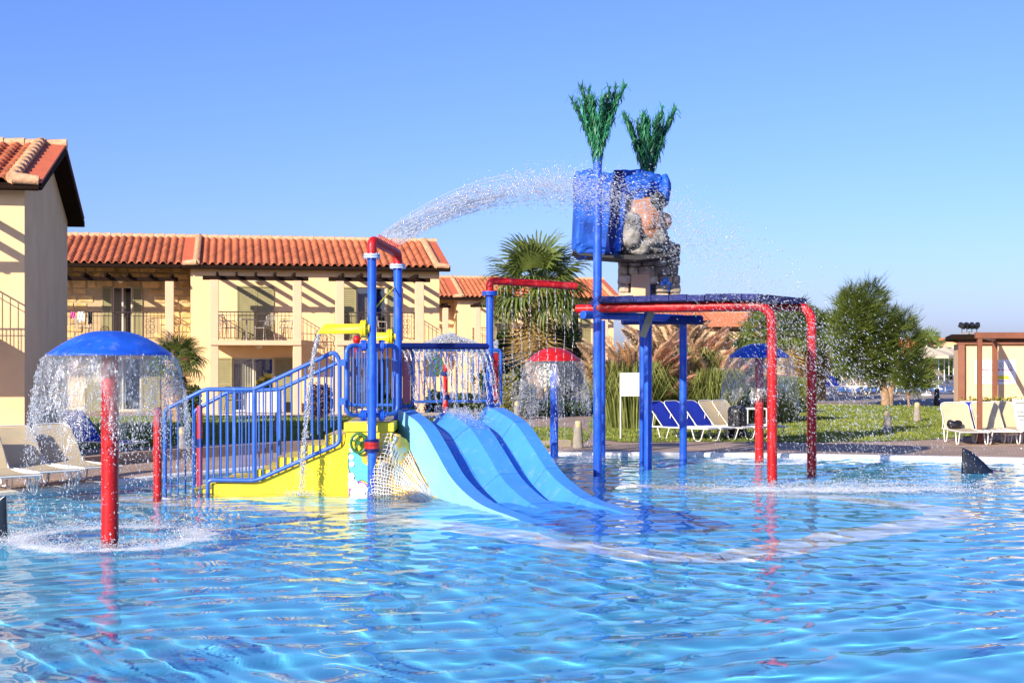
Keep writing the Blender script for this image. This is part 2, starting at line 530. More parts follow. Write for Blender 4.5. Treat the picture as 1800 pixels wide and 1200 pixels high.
# ================================================================== houses
mat('plaster', (0.82, 0.57, 0.30), rough=0.9, vary=0.08, scale=1.2, bump=0.15, bscale=60, wear=0.16)
mat('plaster_salmon', (0.72, 0.47, 0.29), rough=0.9, vary=0.06, scale=2, bump=0.12, bscale=60)
mat('stone', (0.56, 0.36, 0.13), rough=0.9, vary=0.25, scale=3.0, c2=(0.66, 0.46, 0.20), bump=0.6, bscale=14, rnd=0.22)
mat('stone_mortar', (0.48, 0.36, 0.20), rough=0.95, vary=0.12, scale=8, bump=0.3)
mat('tile', (0.40, 0.105, 0.042), rough=0.85, vary=0.22, scale=5, c2=(0.52, 0.165, 0.070), bump=0.25, bscale=30, rnd=0.24, wear=0.28)
mat('tile_flat', (0.56, 0.125, 0.05), rough=0.75, vary=0.12, scale=5, bump=0.2)
mat('tile_pale', (0.58, 0.30, 0.15), rough=0.85, vary=0.2, scale=9, c2=(0.62, 0.38, 0.22), bump=0.5, bscale=25)
mat('dark_wood', (0.016, 0.008, 0.005), rough=0.9, spec=0.1, vary=0.25, scale=4, bump=0.2, stretch=(1, 1, 6))
mat('shutter_paint', (0.30, 0.265, 0.125), rough=0.6, vary=0.08, scale=4)
mat('door_frame', (0.60, 0.56, 0.46), rough=0.5, vary=0.05)
mat('iron', (0.055, 0.035, 0.025), rough=0.55, vary=0.2, scale=20, spec=0.4)
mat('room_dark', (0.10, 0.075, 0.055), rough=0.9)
mat('curtain', (0.70, 0.62, 0.50), rough=0.9, vary=0.08, scale=3, transl=0.25)
mat('lamp_white', (0.75, 0.70, 0.62), rough=0.4, vary=0.04)
m, nt, b, out = newmat('pane'); nt.nodes.remove(b)
gt = N(nt, 'BsdfTransparent'); gt.inputs[0].default_value = (0.85, 0.9, 0.9, 1)
gg = N(nt, 'BsdfGlossy', Roughness=0.02)
gm = N(nt, 'MixShader'); gm.inputs[0].default_value = 0.22
nt.links.new(gt.outputs[0], gm.inputs[1]); nt.links.new(gg.outputs[0], gm.inputs[2]); nt.links.new(gm.outputs[0], out.inputs[0])
MATS['pane'] = m

TH = radians(11.5)
Z_EAVE, Z_RIDGE, OVER, DEP = 5.15, 6.36, 0.34, 6.6
Y_R = DEP/2
SLOPE = atan2(Z_RIDGE-Z_EAVE, Y_R+OVER)
SLEN = sqrt((Z_RIDGE-Z_EAVE)**2+(Y_R+OVER)**2)
TW = 0.262
def tile_mesh():
    prof = [(0, .012), (.045, .0), (.09, .012), (.105, .045), (.145, .082), (.19, .088), (.232, .066), (.262, .020)]
    mb = MB(); Lt = 0.40
    top0 = [(x, 0, z+.034) for x, z in prof]; top1 = [(x, Lt, z) for x, z in prof]
    bot0 = [(x, 0, z+.010) for x, z in prof]
    k = len(prof)
    mb.add(top0+top1, [(i, i+1, k+i+1, k+i) for i in range(k-1)], True)
    mb.add(bot0+top0, [(i, i+1, k+i+1, k+i) for i in range(k-1)], False)
    me = bpy.data.meshes.new('tile'); me.from_pydata(mb.v, [], mb.f); me.polygons.foreach_set('use_smooth', mb.sm)
    me.materials.append(MATS['tile']); me.update()
    return me, mb
TILE, TILE_MB = tile_mesh()
def tile_field(roof, x0, x1, individual_rows, r, rows=12):
    """barrel tiles in courses on the front slope; the lowest courses one by one, any further ones joined"""
    n = max(1, round((x1-x0)/TW)); w = (x1-x0)/n
    step = (SLEN-0.10)/rows
    rest = MB()
    for j in range(rows):
        sdist = j*step
        for i in range(n):
            x = x0+i*w
            p = Vector((x, -OVER+sdist*cos(SLOPE), Z_EAVE+sdist*sin(SLOPE)+0.035))
            rot = (SLOPE+r.uniform(-.012, .012), 0, r.uniform(-.015, .015))
            if j < individual_rows:
                t = link('tile', TILE, roof); t.location = p; t.rotation_euler = rot
                t.scale = (w/TW, (step+.05)/0.40, 1)
            else:
                M = Matrix.Translation(p) @ Matrix.Rotation(rot[0], 4, 'X') @ Matrix.Diagonal((w/TW, (step+.05)/0.40, 1, 1))
                rest.add(TILE_MB.v, TILE_MB.f, True, M)
    if rest.f:
        rest.build('tile_courses', 'tile', roof, kind='stuff')
def slope_pt(x, s, up=0.0):
    return Vector((x, -OVER+s*cos(SLOPE)-up*sin(SLOPE), Z_EAVE+s*sin(SLOPE)+up*cos(SLOPE)))
def roof_for(h, x0, x1, ends, rows_ind, seed, rows=12):
    """ends: (left, right) flags for a mortared verge roll with a flat red border tile outside it"""
    r = random.Random(seed)
    mb = MB()
    ex0, ex1 = x0, x1
    # deck of dark boards, both slopes
    poly = [(-OVER, Z_EAVE), (-OVER, Z_EAVE+.03), (Y_R, Z_RIDGE+.03), (DEP+OVER, Z_EAVE+.03), (DEP+OVER, Z_EAVE), (DEP+OVER, Z_EAVE-.09), (Y_R, Z_RIDGE-.12), (-OVER, Z_EAVE-.09)]
    mb.prism([poly[0], poly[7], poly[6], poly[5], poly[4], poly[3], poly[2], poly[1]], ex0, ex1, 'x')
    roof = mb.build('roof', 'dark_wood', h, fixn=True)
    a, b = x0, x1
    if ends[0]: a += 0.62
    if ends[1]: b -= 0.62
    tile_field(roof, a, b, rows_ind, r, rows)
    # back slope
    mb = MB()
    nn = int((x1-x0)/0.131)
    for i in range(nn):
        xa, xb = x0+(x1-x0)*i/nn, x0+(x1-x0)*(i+1)/nn
        za, zb = (0.11, 0.05) if i % 2 else (0.05, 0.11)
        mb.quad((xa, Y_R, Z_RIDGE+za), (xb, Y_R, Z_RIDGE+zb), (xb, DEP+OVER, Z_EAVE+zb), (xa, DEP+OVER, Z_EAVE+za))
    mb.build('back_slope', 'tile', roof)
    # ridge caps
    nr = int((x1-x0)/0.38)
    mb = MB()
    for i in range(nr):
        xa = x0+(x1-x0)*i/nr
        mb.tube([(xa, Y_R, Z_RIDGE+.07), (xa+(x1-x0)/nr+.02, Y_R, Z_RIDGE+.085)], [0.105, 0.12], 8)
    mb.build('ridge_cap', 'tile_pale', roof)
    for e, sgn, xe in ((ends[0], 1, x0), (ends[1], -1, x1)):
        if not e: continue
        mb = MB()
        p = [slope_pt(xe, 0, .04), slope_pt(xe+sgn*.5, 0, .06), slope_pt(xe+sgn*.5, SLEN, .06), slope_pt(xe, SLEN, .04)]
        q = [v+Vector((0, 0, .05)) for v in p]
        mb.add(p+q, [(0,1,2,3),(4,5,6,7),(0,1,5,4),(1,2,6,5),(2,3,7,6),(3,0,4,7)])
        mb.build('border_tile', 'tile_flat', roof, fixn=True)
        xr = xe+sgn*.5
        k = 11; step = SLEN/k
        mb = MB()
        for i in range(k):
            mb.tube([slope_pt(xr, i*step-.02, .14), slope_pt(xr, i*step+step+.03, .12)], [0.125, 0.10], 8)
        # mortar return at the eave
        mb.tube([slope_pt(xr, 0.03, .12), slope_pt(xe+sgn*.05, 0.02, .08)], [0.12, 0.09], 8)
        mb.build('verge_roll', 'tile_pale', roof)
    # gutter
    MB().tube([(x0+.05, -OVER-.04, Z_EAVE-.06), (x1-.05, -OVER-.04, Z_EAVE-.06)], 0.045, 8).build('gutter', 'dark_wood', roof)
    return roof
def holed_wall(mb, x0, x1, z0, z1, y, holes, dep=0.22):
    xs = sorted({x0, x1, *[v for h in holes for v in h[:2]]}); zs = sorted({z0, z1, *[v for h in holes for v in h[2:]]})
    for i in range(len(xs)-1):
        for j in range(len(zs)-1):
            cx, cz = (xs[i]+xs[i+1])/2, (zs[j]+zs[j+1])/2
            if any(h[0] < cx < h[1] and h[2] < cz < h[3] for h in holes): continue
            mb.quad((xs[i], y, zs[j]), (xs[i+1], y, zs[j]), (xs[i+1], y, zs[j+1]), (xs[i], y, zs[j+1]))
    for a, b, c, d in holes:
        for p, q in (((a, c), (b, c)), ((b, c), (b, d)), ((b, d), (a, d)), ((a, d), (a, c))):
            mb.quad((p[0], y, p[1]), (q[0], y, q[1]), (q[0], y+dep, q[1]), (p[0], y+dep, p[1]))
def shutter(parent, x0, x1, z0, z1, y):
    mb = MB(); f = .05; t = .035
    mb.box(x0, y, z0, x0+f, y+t, z1).box(x1-f, y, z0, x1, y+t, z1)
    mb.box(x0+f, y, z0, x1-f, y+t, z0+.09).box(x0+f, y, z1-.06, x1-f, y+t, z1)
    zm = (z0+z1)/2; mb.box(x0+f, y, zm-.04, x1-f, y+t, zm+.04)
    k = int((z1-z0)/0.075)
    for i in range(k):
        z = z0+.1+(z1-z0-.18)*i/k
        mb.quad((x0+f, y+.004, z), (x1-f, y+.004, z), (x1-f, y+t-.003, z+.062), (x0+f, y+t-.003, z+.062))
    mb.quad((x0+f, y+t, z0+.05), (x1-f, y+t, z0+.05), (x1-f, y+t, z1-.05), (x0+f, y+t, z1-.05))
    return mb.build('shutter', 'shutter_paint', parent)
def opening(h, x0, x1, z0, z1, y, style, fine=True):
    """French door: frame, panes, shutters, curtain, dark room behind"""
    mb = MB(); f = .05
    mb.box(x0, y+.08, z0, x0+f, y+.15, z1).box(x1-f, y+.08, z0, x1, y+.15, z1).box(x0+f, y+.08, z1-f, x1-f, y+.15, z1).box(x0+f, y+.08, z0, x1-f, y+.15, z0+.06)
    xm = (x0+x1)/2; mb.box(xm-.03, y+.085, z0+.06, xm+.03, y+.145, z1-f)
    d = mb.build('door', 'door_frame', h)
    if style == 'closed':
        shutter(d, x0, xm-.005, z0, z1, y-.045); shutter(d, xm+.005, x1, z0, z1, y-.045)
        return d
    mb = MB(); mb.quad((x0+f, y+.11, z0+.06), (xm-.03, y+.11, z0+.06), (xm-.03, y+.11, z1-f), (x0+f, y+.11, z1-f)); mb.build('pane', 'pane', d)
    mb = MB(); mb.quad((xm+.03, y+.112, z0+.06), (x1-f, y+.112, z0+.06), (x1-f, y+.112, z1-f), (xm+.03, y+.112, z1-f)); mb.build('pane', 'pane', d)
    mb = MB(); k = 26
    cx0, cx1 = (x0+f, xm+.1) if style != 'right_curtain' else (xm-.05, x1-f)
    pts = []
    for i in range(k+1):
        x = cx0+(cx1-cx0)*i/k
        pts.append((x, y+.30+.03*sin(i*2.1)))
    for i in range(k):
        mb.quad((pts[i][0], pts[i][1], z0+.05), (pts[i+1][0], pts[i+1][1], z0+.05), (pts[i+1][0], pts[i+1][1], z1), (pts[i][0], pts[i][1], z1), True)
    mb.build('curtain', 'curtain', d)
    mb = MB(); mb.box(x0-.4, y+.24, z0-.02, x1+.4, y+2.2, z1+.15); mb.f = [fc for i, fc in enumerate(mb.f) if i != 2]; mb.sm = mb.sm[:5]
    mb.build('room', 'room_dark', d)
    sw = (x1-x0)*0.5
    if style == 'both':
        shutter(d, x0-sw-.02, x0-.02, z0, z1, y-.05); shutter(d, x1+.02, x1+sw+.02, z0, z1, y-.05)
    return d
def railing(parent, pts, z0, z1, gap=0.125):
    mb = MB()
    for (a, b) in zip(pts, pts[1:]):
        A, B = Vector(a), Vector(b); L_ = (B-A).length
        mb.tube([(a[0], a[1], z1), (b[0], b[1], z1)], .018, 6).tube([(a[0], a[1], z1-.12), (b[0], b[1], z1-.12)], .010, 5).tube([(a[0], a[1], z0+.08), (b[0], b[1], z0+.08)], .012, 5)
        k = max(2, int(L_/gap))
        for i in range(1, k):
            p = A+(B-A)*(i/k)
            mb.tube([(p.x, p.y, z0+.08), (p.x, p.y, z1-.01)], .0085, 5, cap=False)
        # scrolls near the end
        for q in (0.86, 0.90):
            p = A+(B-A)*q
            t = (B-A).normalized()
            for zc, rr in ((z0+.3, .06), (z0+.48, .075), (z0+.68, .06)):
                mb.tube([Vector((p.x, p.y, zc))+Vector((t.x, t.y, 0))*(rr*cos(i*pi/5))+Vector((0, 0, rr*sin(i*pi/5))) for i in range(10)], .008, 4, closed=True)
    return mb.build('railing', 'iron', parent)
ZS0, ZS1, ZB = 2.41, 2.57, 4.60
def bay(h, xa, xb, yw, yc, side_left=True, side_right=True):
    """balcony slab on two columns, iron railing, pergola above"""
    cw = .145
    mb = MB(); mb.box(xa-cw+.02, yc-cw-.06, ZS0, xb+cw-.02, yw+.02, ZS1)
    sl = mb.build('balcony', 'plaster_salmon', h)
    for xc in (xa, xb):
        mb = MB(); mb.bevbox(xc-cw, yc-cw, .08, xc+cw, yc+cw, ZB, .012); mb.build('column', 'plaster_salmon', sl)
    pts = [(xa+cw, yc), (xb-cw, yc)]
    railing(sl, pts, ZS1, 3.53)
    if side_left: railing(sl, [(xa, yc+cw), (xa, yw)], ZS1, 3.53)
    if side_right: railing(sl, [(xb, yc+cw), (xb, yw)], ZS1, 3.53)
    mb = MB(); mb.bevbox(xa-.38, yc-.06, ZB, xb+.38, yc+.06, ZB+.14, .008)
    be = mb.build('pergola', 'dark_wood', h)
    k = 5
    for i in range(k):
        x = xa+.10+(xb-xa-.2)*i/(k-1)
        mb = MB(); mb.prism([(yc-.34, ZB+.145), (yw, ZB+.145), (yw, ZB+.27), (yc-.26, ZB+.27), (yc-.34, ZB+.20)], x-.04, x+.04, 'x'); mb.build('rafter', 'dark_wood', be, fixn=True)
    return sl
def dome_lamp(h, x, y, z):
    mb = MB(); mb.lathe([(.12, 0), (.11, -.05), (.07, -.10), (.0, -.115)], 12, (x, y, z)); mb.build('lamp', 'lamp_white', h)
def house_main(label, origin, x0, bays, tiles_ind, seed, group, ends=(True, True), left_over=.35, detail=True, styles=('closed', 'left')):
    h = thing('house', label, 'house', (origin[0], origin[1], 0), TH, group)
    W = 8.72
    holes = []; ops = []
    for (a, b), st in zip(bays, styles):
        if st == 'closed': o = (x0+a+.76, x0+a+2.03, ZS1, 4.49)
        else: o = (x0+a+.72, x0+a+1.78, ZS1, 4.49)
        g = (x0+a+.60, x0+a+2.02, .10, 1.98)
        holes += [o, g]; ops += [(o, 'closed' if st == 'closed' else 'both'), (g, 'both')]
    mb = MB()
    holed_wall(mb, x0, x0+W, 0.0, Z_EAVE+.1, 0, holes)
    mb.quad((x0, DEP, 0), (x0, 0, 0), (x0, 0, Z_EAVE), (x0, DEP, Z_EAVE)); mb.quad((x0+W, 0, 0), (x0+W, DEP, 0), (x0+W, DEP, Z_EAVE), (x0+W, 0, Z_EAVE))
    mb.quad((x0+W, DEP, 0), (x0, DEP, 0), (x0, DEP, Z_EAVE), (x0+W, DEP, Z_EAVE))
    gz = Z_RIDGE-.10
    for x in (x0, x0+W):
        mb.add([(x, 0, Z_EAVE), (x, DEP, Z_EAVE), (x, DEP, Z_EAVE+.12), (x, Y_R, gz), (x, 0, Z_EAVE+.12)], [(0,1,2,3,4)])
    mb.build('wall', 'plaster', h)
    roof_for(h, x0-left_over, x0+W+.35, ends, tiles_ind, seed)
    for (o, st) in ops:
        d = opening(h, o[0], o[1], o[2], o[3], 0, st)
    for (a, b) in bays:
        bay(h, x0+a, x0+b, 0, -1.6)
        dome_lamp(h, x0+a+1.4, -.13, 4.72); dome_lamp(h, x0+a+1.5, -.8, ZS0-.01)
        # patio paving in front of the ground floor
        MB().box(x0+a-.3, -1.9, 0.0, x0+b+.3, 0.0, .098).build('patio', 'kerb_pale', h)
    return h
BAYS = [(.825, 3.59), (5.03, 7.78)]
O_B = (-11.16, 47.4)
O_L = (-8.98, 25.15)
O_2 = (-2.95, 73.5)
house_b = house_main('cream plaster house with two pergola balconies behind the blue stair rails', O_B, 0, BAYS, 9, 21, 'two-storey houses with tiled roofs', left_over=.30)
# near house at the left edge: only its right part is in view
house_l = house_main('near cream house at the left edge with a shaded gable wall', O_L, -8.72, [BAYS[1]], 0, 22, 'two-storey houses with tiled roofs', left_over=-4.9, styles=('left',))
rl = [o for o in house_l.children if o.name.startswith('roof')][0]
for o in [c for c in rl.children if c.name.startswith('tile_courses')]: bpy.data.objects.remove(o)
tile_field(rl, -2.9, -.27, 12, random.Random(31))
house_2 = house_main('cream house partly hidden behind the fan palm', O_2, 0, BAYS, 0, 23, 'two-storey houses with tiled roofs', left_over=.30)

def stone_wing(label, origin, x0, x1, xc, seed, rows_ind, group, stones=True, door=(-2.72, -2.05)):
    """stone-faced wing set back beside the plastered block"""
    r = random.Random(seed)
    h = thing('stone_house', label, 'house', (origin[0], origin[1], 0), TH, group)
    yw = 1.3
    hole = (door[0], door[1], ZS1, 4.49); g = (door[0]-.3, door[1]+.3, .1, 1.98)
    mb = MB(); holed_wall(mb, x0, x1, 0, Z_EAVE+.2, yw, [hole, g])
    mb.quad((x0, DEP, 0), (x0, yw, 0), (x0, yw, Z_EAVE), (x0, DEP, Z_EAVE))
    wall = mb.build('wall', 'stone_mortar' if stones else 'plaster', h)
    roof_for(h, x0, x1-.30, (False, False), rows_ind, seed+1)
    opening(h, *hole, yw, 'both'); opening(h, *g, yw, 'both')
    if stones:
        # irregular stones: jittered courses, each block a thin raised slab of its own
        z = 2.6
        while z < Z_EAVE+.05:
            hgt = r.uniform(.22, .36); x = max(x0, -5.6)+r.uniform(-.3, 0)
            while x < x1-.02:
                w = r.uniform(.28, .72); xb = min(x+w, x1)
                zt = z+hgt
                cx, cz = (x+xb)/2, (z+zt)/2
                if not (hole[0]-.72 < cx < hole[1]+.72 and cz < hole[3]+.05) and xb-x > .12:
                    g_ = .014
                    quad = [(x+g_+r.uniform(0,.05), z+g_+r.uniform(0,.03)), (xb-g_-r.uniform(0,.05), z+g_+r.uniform(0,.03)), (xb-g_-r.uniform(0,.05), zt-g_-r.uniform(0,.03)), (x+g_+r.uniform(0,.05), zt-g_-r.uniform(0,.03))]
                    d_ = r.uniform(.02, .05)
                    ins = .022
                    c_ = (sum(p[0] for p in quad)/4, sum(p[1] for p in quad)/4)
                    q2 = [(p[0]+(c_[0]-p[0])*.10, p[1]+(c_[1]-p[1])*.12) for p in quad]
                    mb = MB(); vs = [(p[0], yw, p[1]) for p in quad]+[(p[0], yw-d_*.7, p[1]) for p in quad]+[(p[0], yw-d_, p[1]) for p in q2]
                    fs = [(8,9,10,11)]
                    for i in range(4):
                        j = (i+1) % 4
                        fs += [(i, j, 4+j, 4+i), (4+i, 4+j, 8+j, 8+i)]
                    mb.add(vs, fs); mb.build('stone', 'stone', wall)
                x = xb
            z += hgt
    # balcony
    cw = .145; yc = -.3
    mb = MB(); mb.box(x0, yc-.2, ZS0, xc+cw-.02, yw+.02, ZS1); sl = mb.build('balcony', 'plaster_salmon', h)
    mb = MB(); mb.bevbox(xc-cw, yc-cw, .08, xc+cw, yc+cw, ZB, .012); mb.build('column', 'plaster_salmon', sl)
    railing(sl, [(xc-4.4, yc), (xc-cw, yc)], ZS1, 3.53); railing(sl, [(xc, yc+cw), (xc, yw)], ZS1, 3.53)
    mb = MB(); mb.bevbox(x0+.5, yc-.06, ZB, xc+.28, yc+.06, ZB+.14, .008); be = mb.build('pergola', 'dark_wood', h)
    for i in range(6):
        x = xc+.05-i*.72
        if x < x0: break
        mb = MB(); mb.prism([(yc-.34, ZB+.145), (yw, ZB+.145), (yw, ZB+.27), (yc-.26, ZB+.27), (yc-.34, ZB+.20)], x-.04, x+.04, 'x'); mb.build('rafter', 'dark_wood', be, fixn=True)
    dome_lamp(h, xc-1.75, yw-.13, 4.72)
    return h
stone_wing('stone faced wing with a pergola balcony behind the blue mushroom fountain', O_B, -6.8, 0, -.69, 41, 12, 'two-storey houses with tiled roofs')
w2 = stone_wing('set back wing between the main house and the palm house', O_2, -6.0, 0, -.69, 43, 0, 'two-storey houses with tiled roofs', stones=False)

# distant houses
def far_house(label, origin, w, dep, ze, zr, rz, m='plaster', nwin=3, group=None, gable_front=False):
    h = thing('distant_house', label, 'house', (origin[0], origin[1], 0), rz, group)
    mb = MB(); mb.box(0, 0, 0, w, dep, ze)
    if gable_front:
        mb.add([(0,0,ze),(w,0,ze),(w/2,0,zr)], [(0,1,2)]); mb.add([(0,dep,ze),(w,dep,ze),(w/2,dep,zr)], [(0,2,1)])
    else:
        mb.add([(0,0,ze),(0,dep,ze),(0,dep/2,zr)], [(0,2,1)]); mb.add([(w,0,ze),(w,dep,ze),(w,dep/2,zr)], [(0,1,2)])
    mb.build('wall', m, h)
    mb = MB(); k = int((w if not gable_front else dep)/.26)
    for i in range(k):
        for za, zb, f0, f1 in ((.05, .14, 0, .5), (.14, .05, .5, 1)):
            if gable_front:
                a = -.4+(dep+.8)*(i+f0)/k; b_ = -.4+(dep+.8)*(i+f1)/k
                mb.quad((-.5, a, ze-.15+za), (-.5, b_, ze-.15+zb), (w/2, b_, zr+zb), (w/2, a, zr+za)); mb.quad((w/2, a, zr+za), (w/2, b_, zr+zb), (w+.5, b_, ze-.15+zb), (w+.5, a, ze-.15+za))
            else:
                a = -.4+(w+.8)*(i+f0)/k; b_ = -.4+(w+.8)*(i+f1)/k
                mb.quad((a, -.5, ze-.15+za), (b_, -.5, ze-.15+zb), (b_, dep/2, zr+zb), (a, dep/2, zr+za)); mb.quad((a, dep/2, zr+za), (b_, dep/2, zr+zb), (b_, dep+.5, ze-.15+zb), (a, dep+.5, ze-.15+za))
    rf = mb.build('roof', 'tile', h)
    mb = MB()
    if not gable_front: mb.tube([(-.4, dep/2, zr+.1), (w+.4, dep/2, zr+.1)], .13, 6); mb.build('ridge_cap', 'tile_pale', rf)
    MB().box(-.4, -.55, ze-.22, w+.4, -.5, ze-.06).build('eave_board', 'dark_wood', rf)
    for i in range(nwin):
        x = w*(i+.5)/nwin
        fr = MB().box(x-.75, -.03, ze*.52, x+.75, 0, ze*.52+2.0).build('window', 'shutter_paint', h)
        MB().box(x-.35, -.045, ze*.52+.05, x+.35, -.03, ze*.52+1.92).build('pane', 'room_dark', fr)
    # pergola with columns
    for i in range(nwin):
        x = w*(i+.5)/nwin
        be = MB().box(x-1.6, -1.7, 4.55, x+1.6, -1.58, 4.7).build('pergola', 'dark_wood', h)
        for xx in (-1.35, 1.35): MB().box(x+xx-.15, -1.75, 0, x+xx+.15, -1.45, 4.55).build('column', 'plaster_salmon', be)
        for q in range(5): MB().box(x-1.3+q*.65-.04, -2.0, 4.7, x-1.3+q*.65+.04, 0, 4.82).build('rafter', 'dark_wood', be)
    return h
far_house('distant cream house seen under the red arches', (PX(1240, 142), 142), 9.0, 7, 5.1, 6.6, TH, nwin=2, group='two-storey houses with tiled roofs')
far_house('distant house end left of the one under the red arches', (PX(1150, 112), 112), 4.3, 7, 5.0, 6.4, TH, nwin=1, group='two-storey houses with tiled roofs')
far_house('distant house with a low gable beside the tamarisk tree', (PX(1612, 150), 150), 7.2, 9, 3.0, 3.9, TH*1.5, nwin=0, group='two-storey houses with tiled roofs', gable_front=True)
# ================================================================== water playground
mat('blue_paint', (0.008, 0.065, 0.48), rough=0.4, vary=0.14, scale=3.5, c2=(0.014, 0.105, 0.60), coat=0.08, spec=0.35, wear=0.30, lime=0.22, bump=0.04)
mat('rail_blue', (0.020, 0.105, 0.46), rough=0.4, vary=0.12, scale=5, coat=0.1, wear=0.2, lime=0.18)
mat('navy_paint', (0.005, 0.014, 0.13), rough=0.55, spec=0.3, vary=0.2, scale=4, wear=0.2)
mat('red_paint', (0.37, 0.005, 0.007), rough=0.42, vary=0.14, scale=3.5, c2=(0.48, 0.010, 0.012), coat=0.08, spec=0.3, wear=0.35, lime=0.20, bump=0.04)
mat('pink_panel', (0.70, 0.14, 0.16), rough=0.5, vary=0.1, scale=3)
mat('yellow_paint', (0.80, 0.58, 0.012), rough=0.45, vary=0.06, scale=2, c2=(0.84, 0.64, 0.02), wear=0.14, lime=0.10)
mat('slide_blue', (0.05, 0.25, 0.74), rough=0.35, vary=0.08, scale=1.8, coat=0.15, wear=0.14, lime=0.18)
mat('slide_pale', (0.22, 0.52, 0.80), rough=0.4, vary=0.07, scale=3, wear=0.08)
mat('flange_pale', (0.42, 0.52, 0.72), rough=0.4, vary=0.15, scale=8)
mat('green_paint', (0.02, 0.13, 0.035), rough=0.45, vary=0.15, scale=8)
mat('deck_beige', (0.50, 0.42, 0.28), rough=0.8, vary=0.12, scale=5)
mat('white_paint', (0.78, 0.78, 0.76), rough=0.5, vary=0.04)
mat('cyan_paint', (0.10, 0.55, 0.68), rough=0.5, vary=0.06, scale=4)
mat('purple_paint', (0.34, 0.12, 0.50), rough=0.5, vary=0.06, scale=4)
mat('orange_paint', (0.66, 0.32, 0.06), rough=0.5, vary=0.12, scale=4)
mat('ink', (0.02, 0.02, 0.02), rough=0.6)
mat('black_fin', (0.006, 0.008, 0.014), rough=0.22, vary=0.3, scale=5, coat=0.5)
mat('rope_white', (0.72, 0.70, 0.64), rough=0.9, vary=0.1, scale=30)
mat('rope_yellow', (0.72, 0.55, 0.02), rough=0.8)
mat('dark_hole', (0.01, 0.012, 0.02), rough=0.8)
# painted rock behind the net
m, nt, b, out = newmat('painted_rock')
tc = N(nt, 'TexCoord'); vo = N(nt, 'TexVoronoi', Scale=3.2); nz = N(nt, 'TexNoise', Scale=4.0, Detail=4.0)
mxv = N(nt, 'VectorMath', operation='ADD'); nt.links.new(tc.outputs['Object'], mxv.inputs[0]); nt.links.new(nz.outputs['Color'], mxv.inputs[1])
nt.links.new(mxv.outputs[0], vo.inputs['Vector'])
cr = ramp(nt, vo.outputs['Color'], [(0.0, (0.74, 0.52, 0.06)), (0.40, (0.70, 0.40, 0.07)), (0.50, (0.16, 0.09, 0.05)), (0.58, (0.76, 0.58, 0.10)), (0.78, (0.30, 0.44, 0.56)), (1.0, (0.68, 0.34, 0.08))])
nt.links.new(cr, b.inputs['Base Color']); b.inputs['Roughness'].default_value = 0.7
MATS['painted_rock'] = m

def flange(mb, p, axis, r, t=0.03, n=16, bolts=True):
    """bolted pipe flange: two discs with a gap and bolt heads"""
    p = Vector(p); a = Vector(axis).normalized()
    mb.tube([p-a*t, p-a*.004], r, n).tube([p+a*.004, p+a*t], r, n)
    if bolts:
        u = a.orthogonal().normalized(); w = a.cross(u)
        for k in range(8):
            q = p+(u*cos(k*pi/4)+w*sin(k*pi/4))*r*.82
            mb.tube([q-a*(t+.015), q+a*(t+.015)], .010, 5)
# ------------------------------------------------------------------ mushroom fountains
def mushroom(label, x, y, R, zr, zt, rp, capm, polem):
    t = thing('mushroom_fountain', label, 'fountain', (x, y, PD), 0, 'mushroom fountains in the pool')
    b0 = -PD
    mb = MB(); H = zt-zr
    prof = [(R*.0, zr+H*.93), (R*.15, zr+H*.93), (R*.155, zr+H), (R*.17, zr+H)]
    for i in range(1, 15):
        a = i/14
        prof.append((R*(.17+.83*a), zr+H*(1-a**1.75)))
    prof += [(R*1.002, zr-.012), (R*.985, zr-.02)]
    for i in range(1, 8):
        a = 1-i/8
        prof.append((R*.97*a, zr-.02+H*.85*(1-a**1.75)))
    mb.lathe([(r, z+b0) for r, z in prof], 48); mb.build('cap', capm, t)
    mb = MB(); mb.lathe([(R*.148, zr+H*.94+b0), (R*.0, zr+H*.945+b0)], 20); mb.build('nozzle', 'dark_hole', t)
    mb = MB(); mb.tube([(0, 0, 0), (0, 0, zr+H*.8+b0)], rp, 24)
    p = mb.build('pole', polem, t)
    mb = MB(); mb.tube([(0, 0, zr+H*.55+b0), (0, 0, zr+H*.6+b0)], rp*1.5, 24); mb.build('collar', polem, p)
    return t
mushroom('blue mushroom fountain on a thick red pole near the left edge', -4.5, 15.28, .675, 2.07, 2.325, .095, 'blue_paint', 'red_paint')
mushroom('red mushroom fountain on a blue pole beyond the slide', .83, 26.9, .527, 1.96, 2.205, .08, 'red_paint', 'blue_paint')
mushroom('small blue mushroom fountain on a red pole under the plank canopy', 4.8, 26.5, .585, 2.03, 2.285, .085, 'blue_paint', 'red_paint')
# ------------------------------------------------------------------ slide tower
ST = thing('slide_tower', 'water slide tower with yellow stairs, blue rails and two pale blue slides', 'water slide')
U2, V2, S0 = Vector((.407, -.914, 0)), Vector((.914, .407, 0)), Vector((-1.85, 21.4, 0))
def SP(s, v, z): return S0+U2*s+V2*v+Vector((0, 0, z))
DF = 20.42
body_poly = [(-2.48, DF), (-1.80, DF), (-1.80, 21.36), (-.27, 22.04), (-.5, 24.0), (-2.48, 23.4)]
mb = MB(); mb.prism(body_poly, -.56, .92); base = mb.build('base', 'yellow_paint', ST, fixn=True)
mb = MB(); mb.prism([(-2.51, DF-.035), (-1.77, DF-.035), (-1.77, 21.34), (-.24, 22.02), (-.47, 24.03), (-2.51, 23.43)], .921, 1.055); mb.build('platform_edge', 'yellow_paint', ST, fixn=True)
mb = MB(); mb.prism([(-2.45, DF+.03), (-1.83, DF+.03), (-1.83, 21.37), (-.30, 22.05), (-.53, 23.95), (-2.45, 23.35)], 1.056, 1.068); mb.build('platform', 'deck_beige', ST, fixn=True)
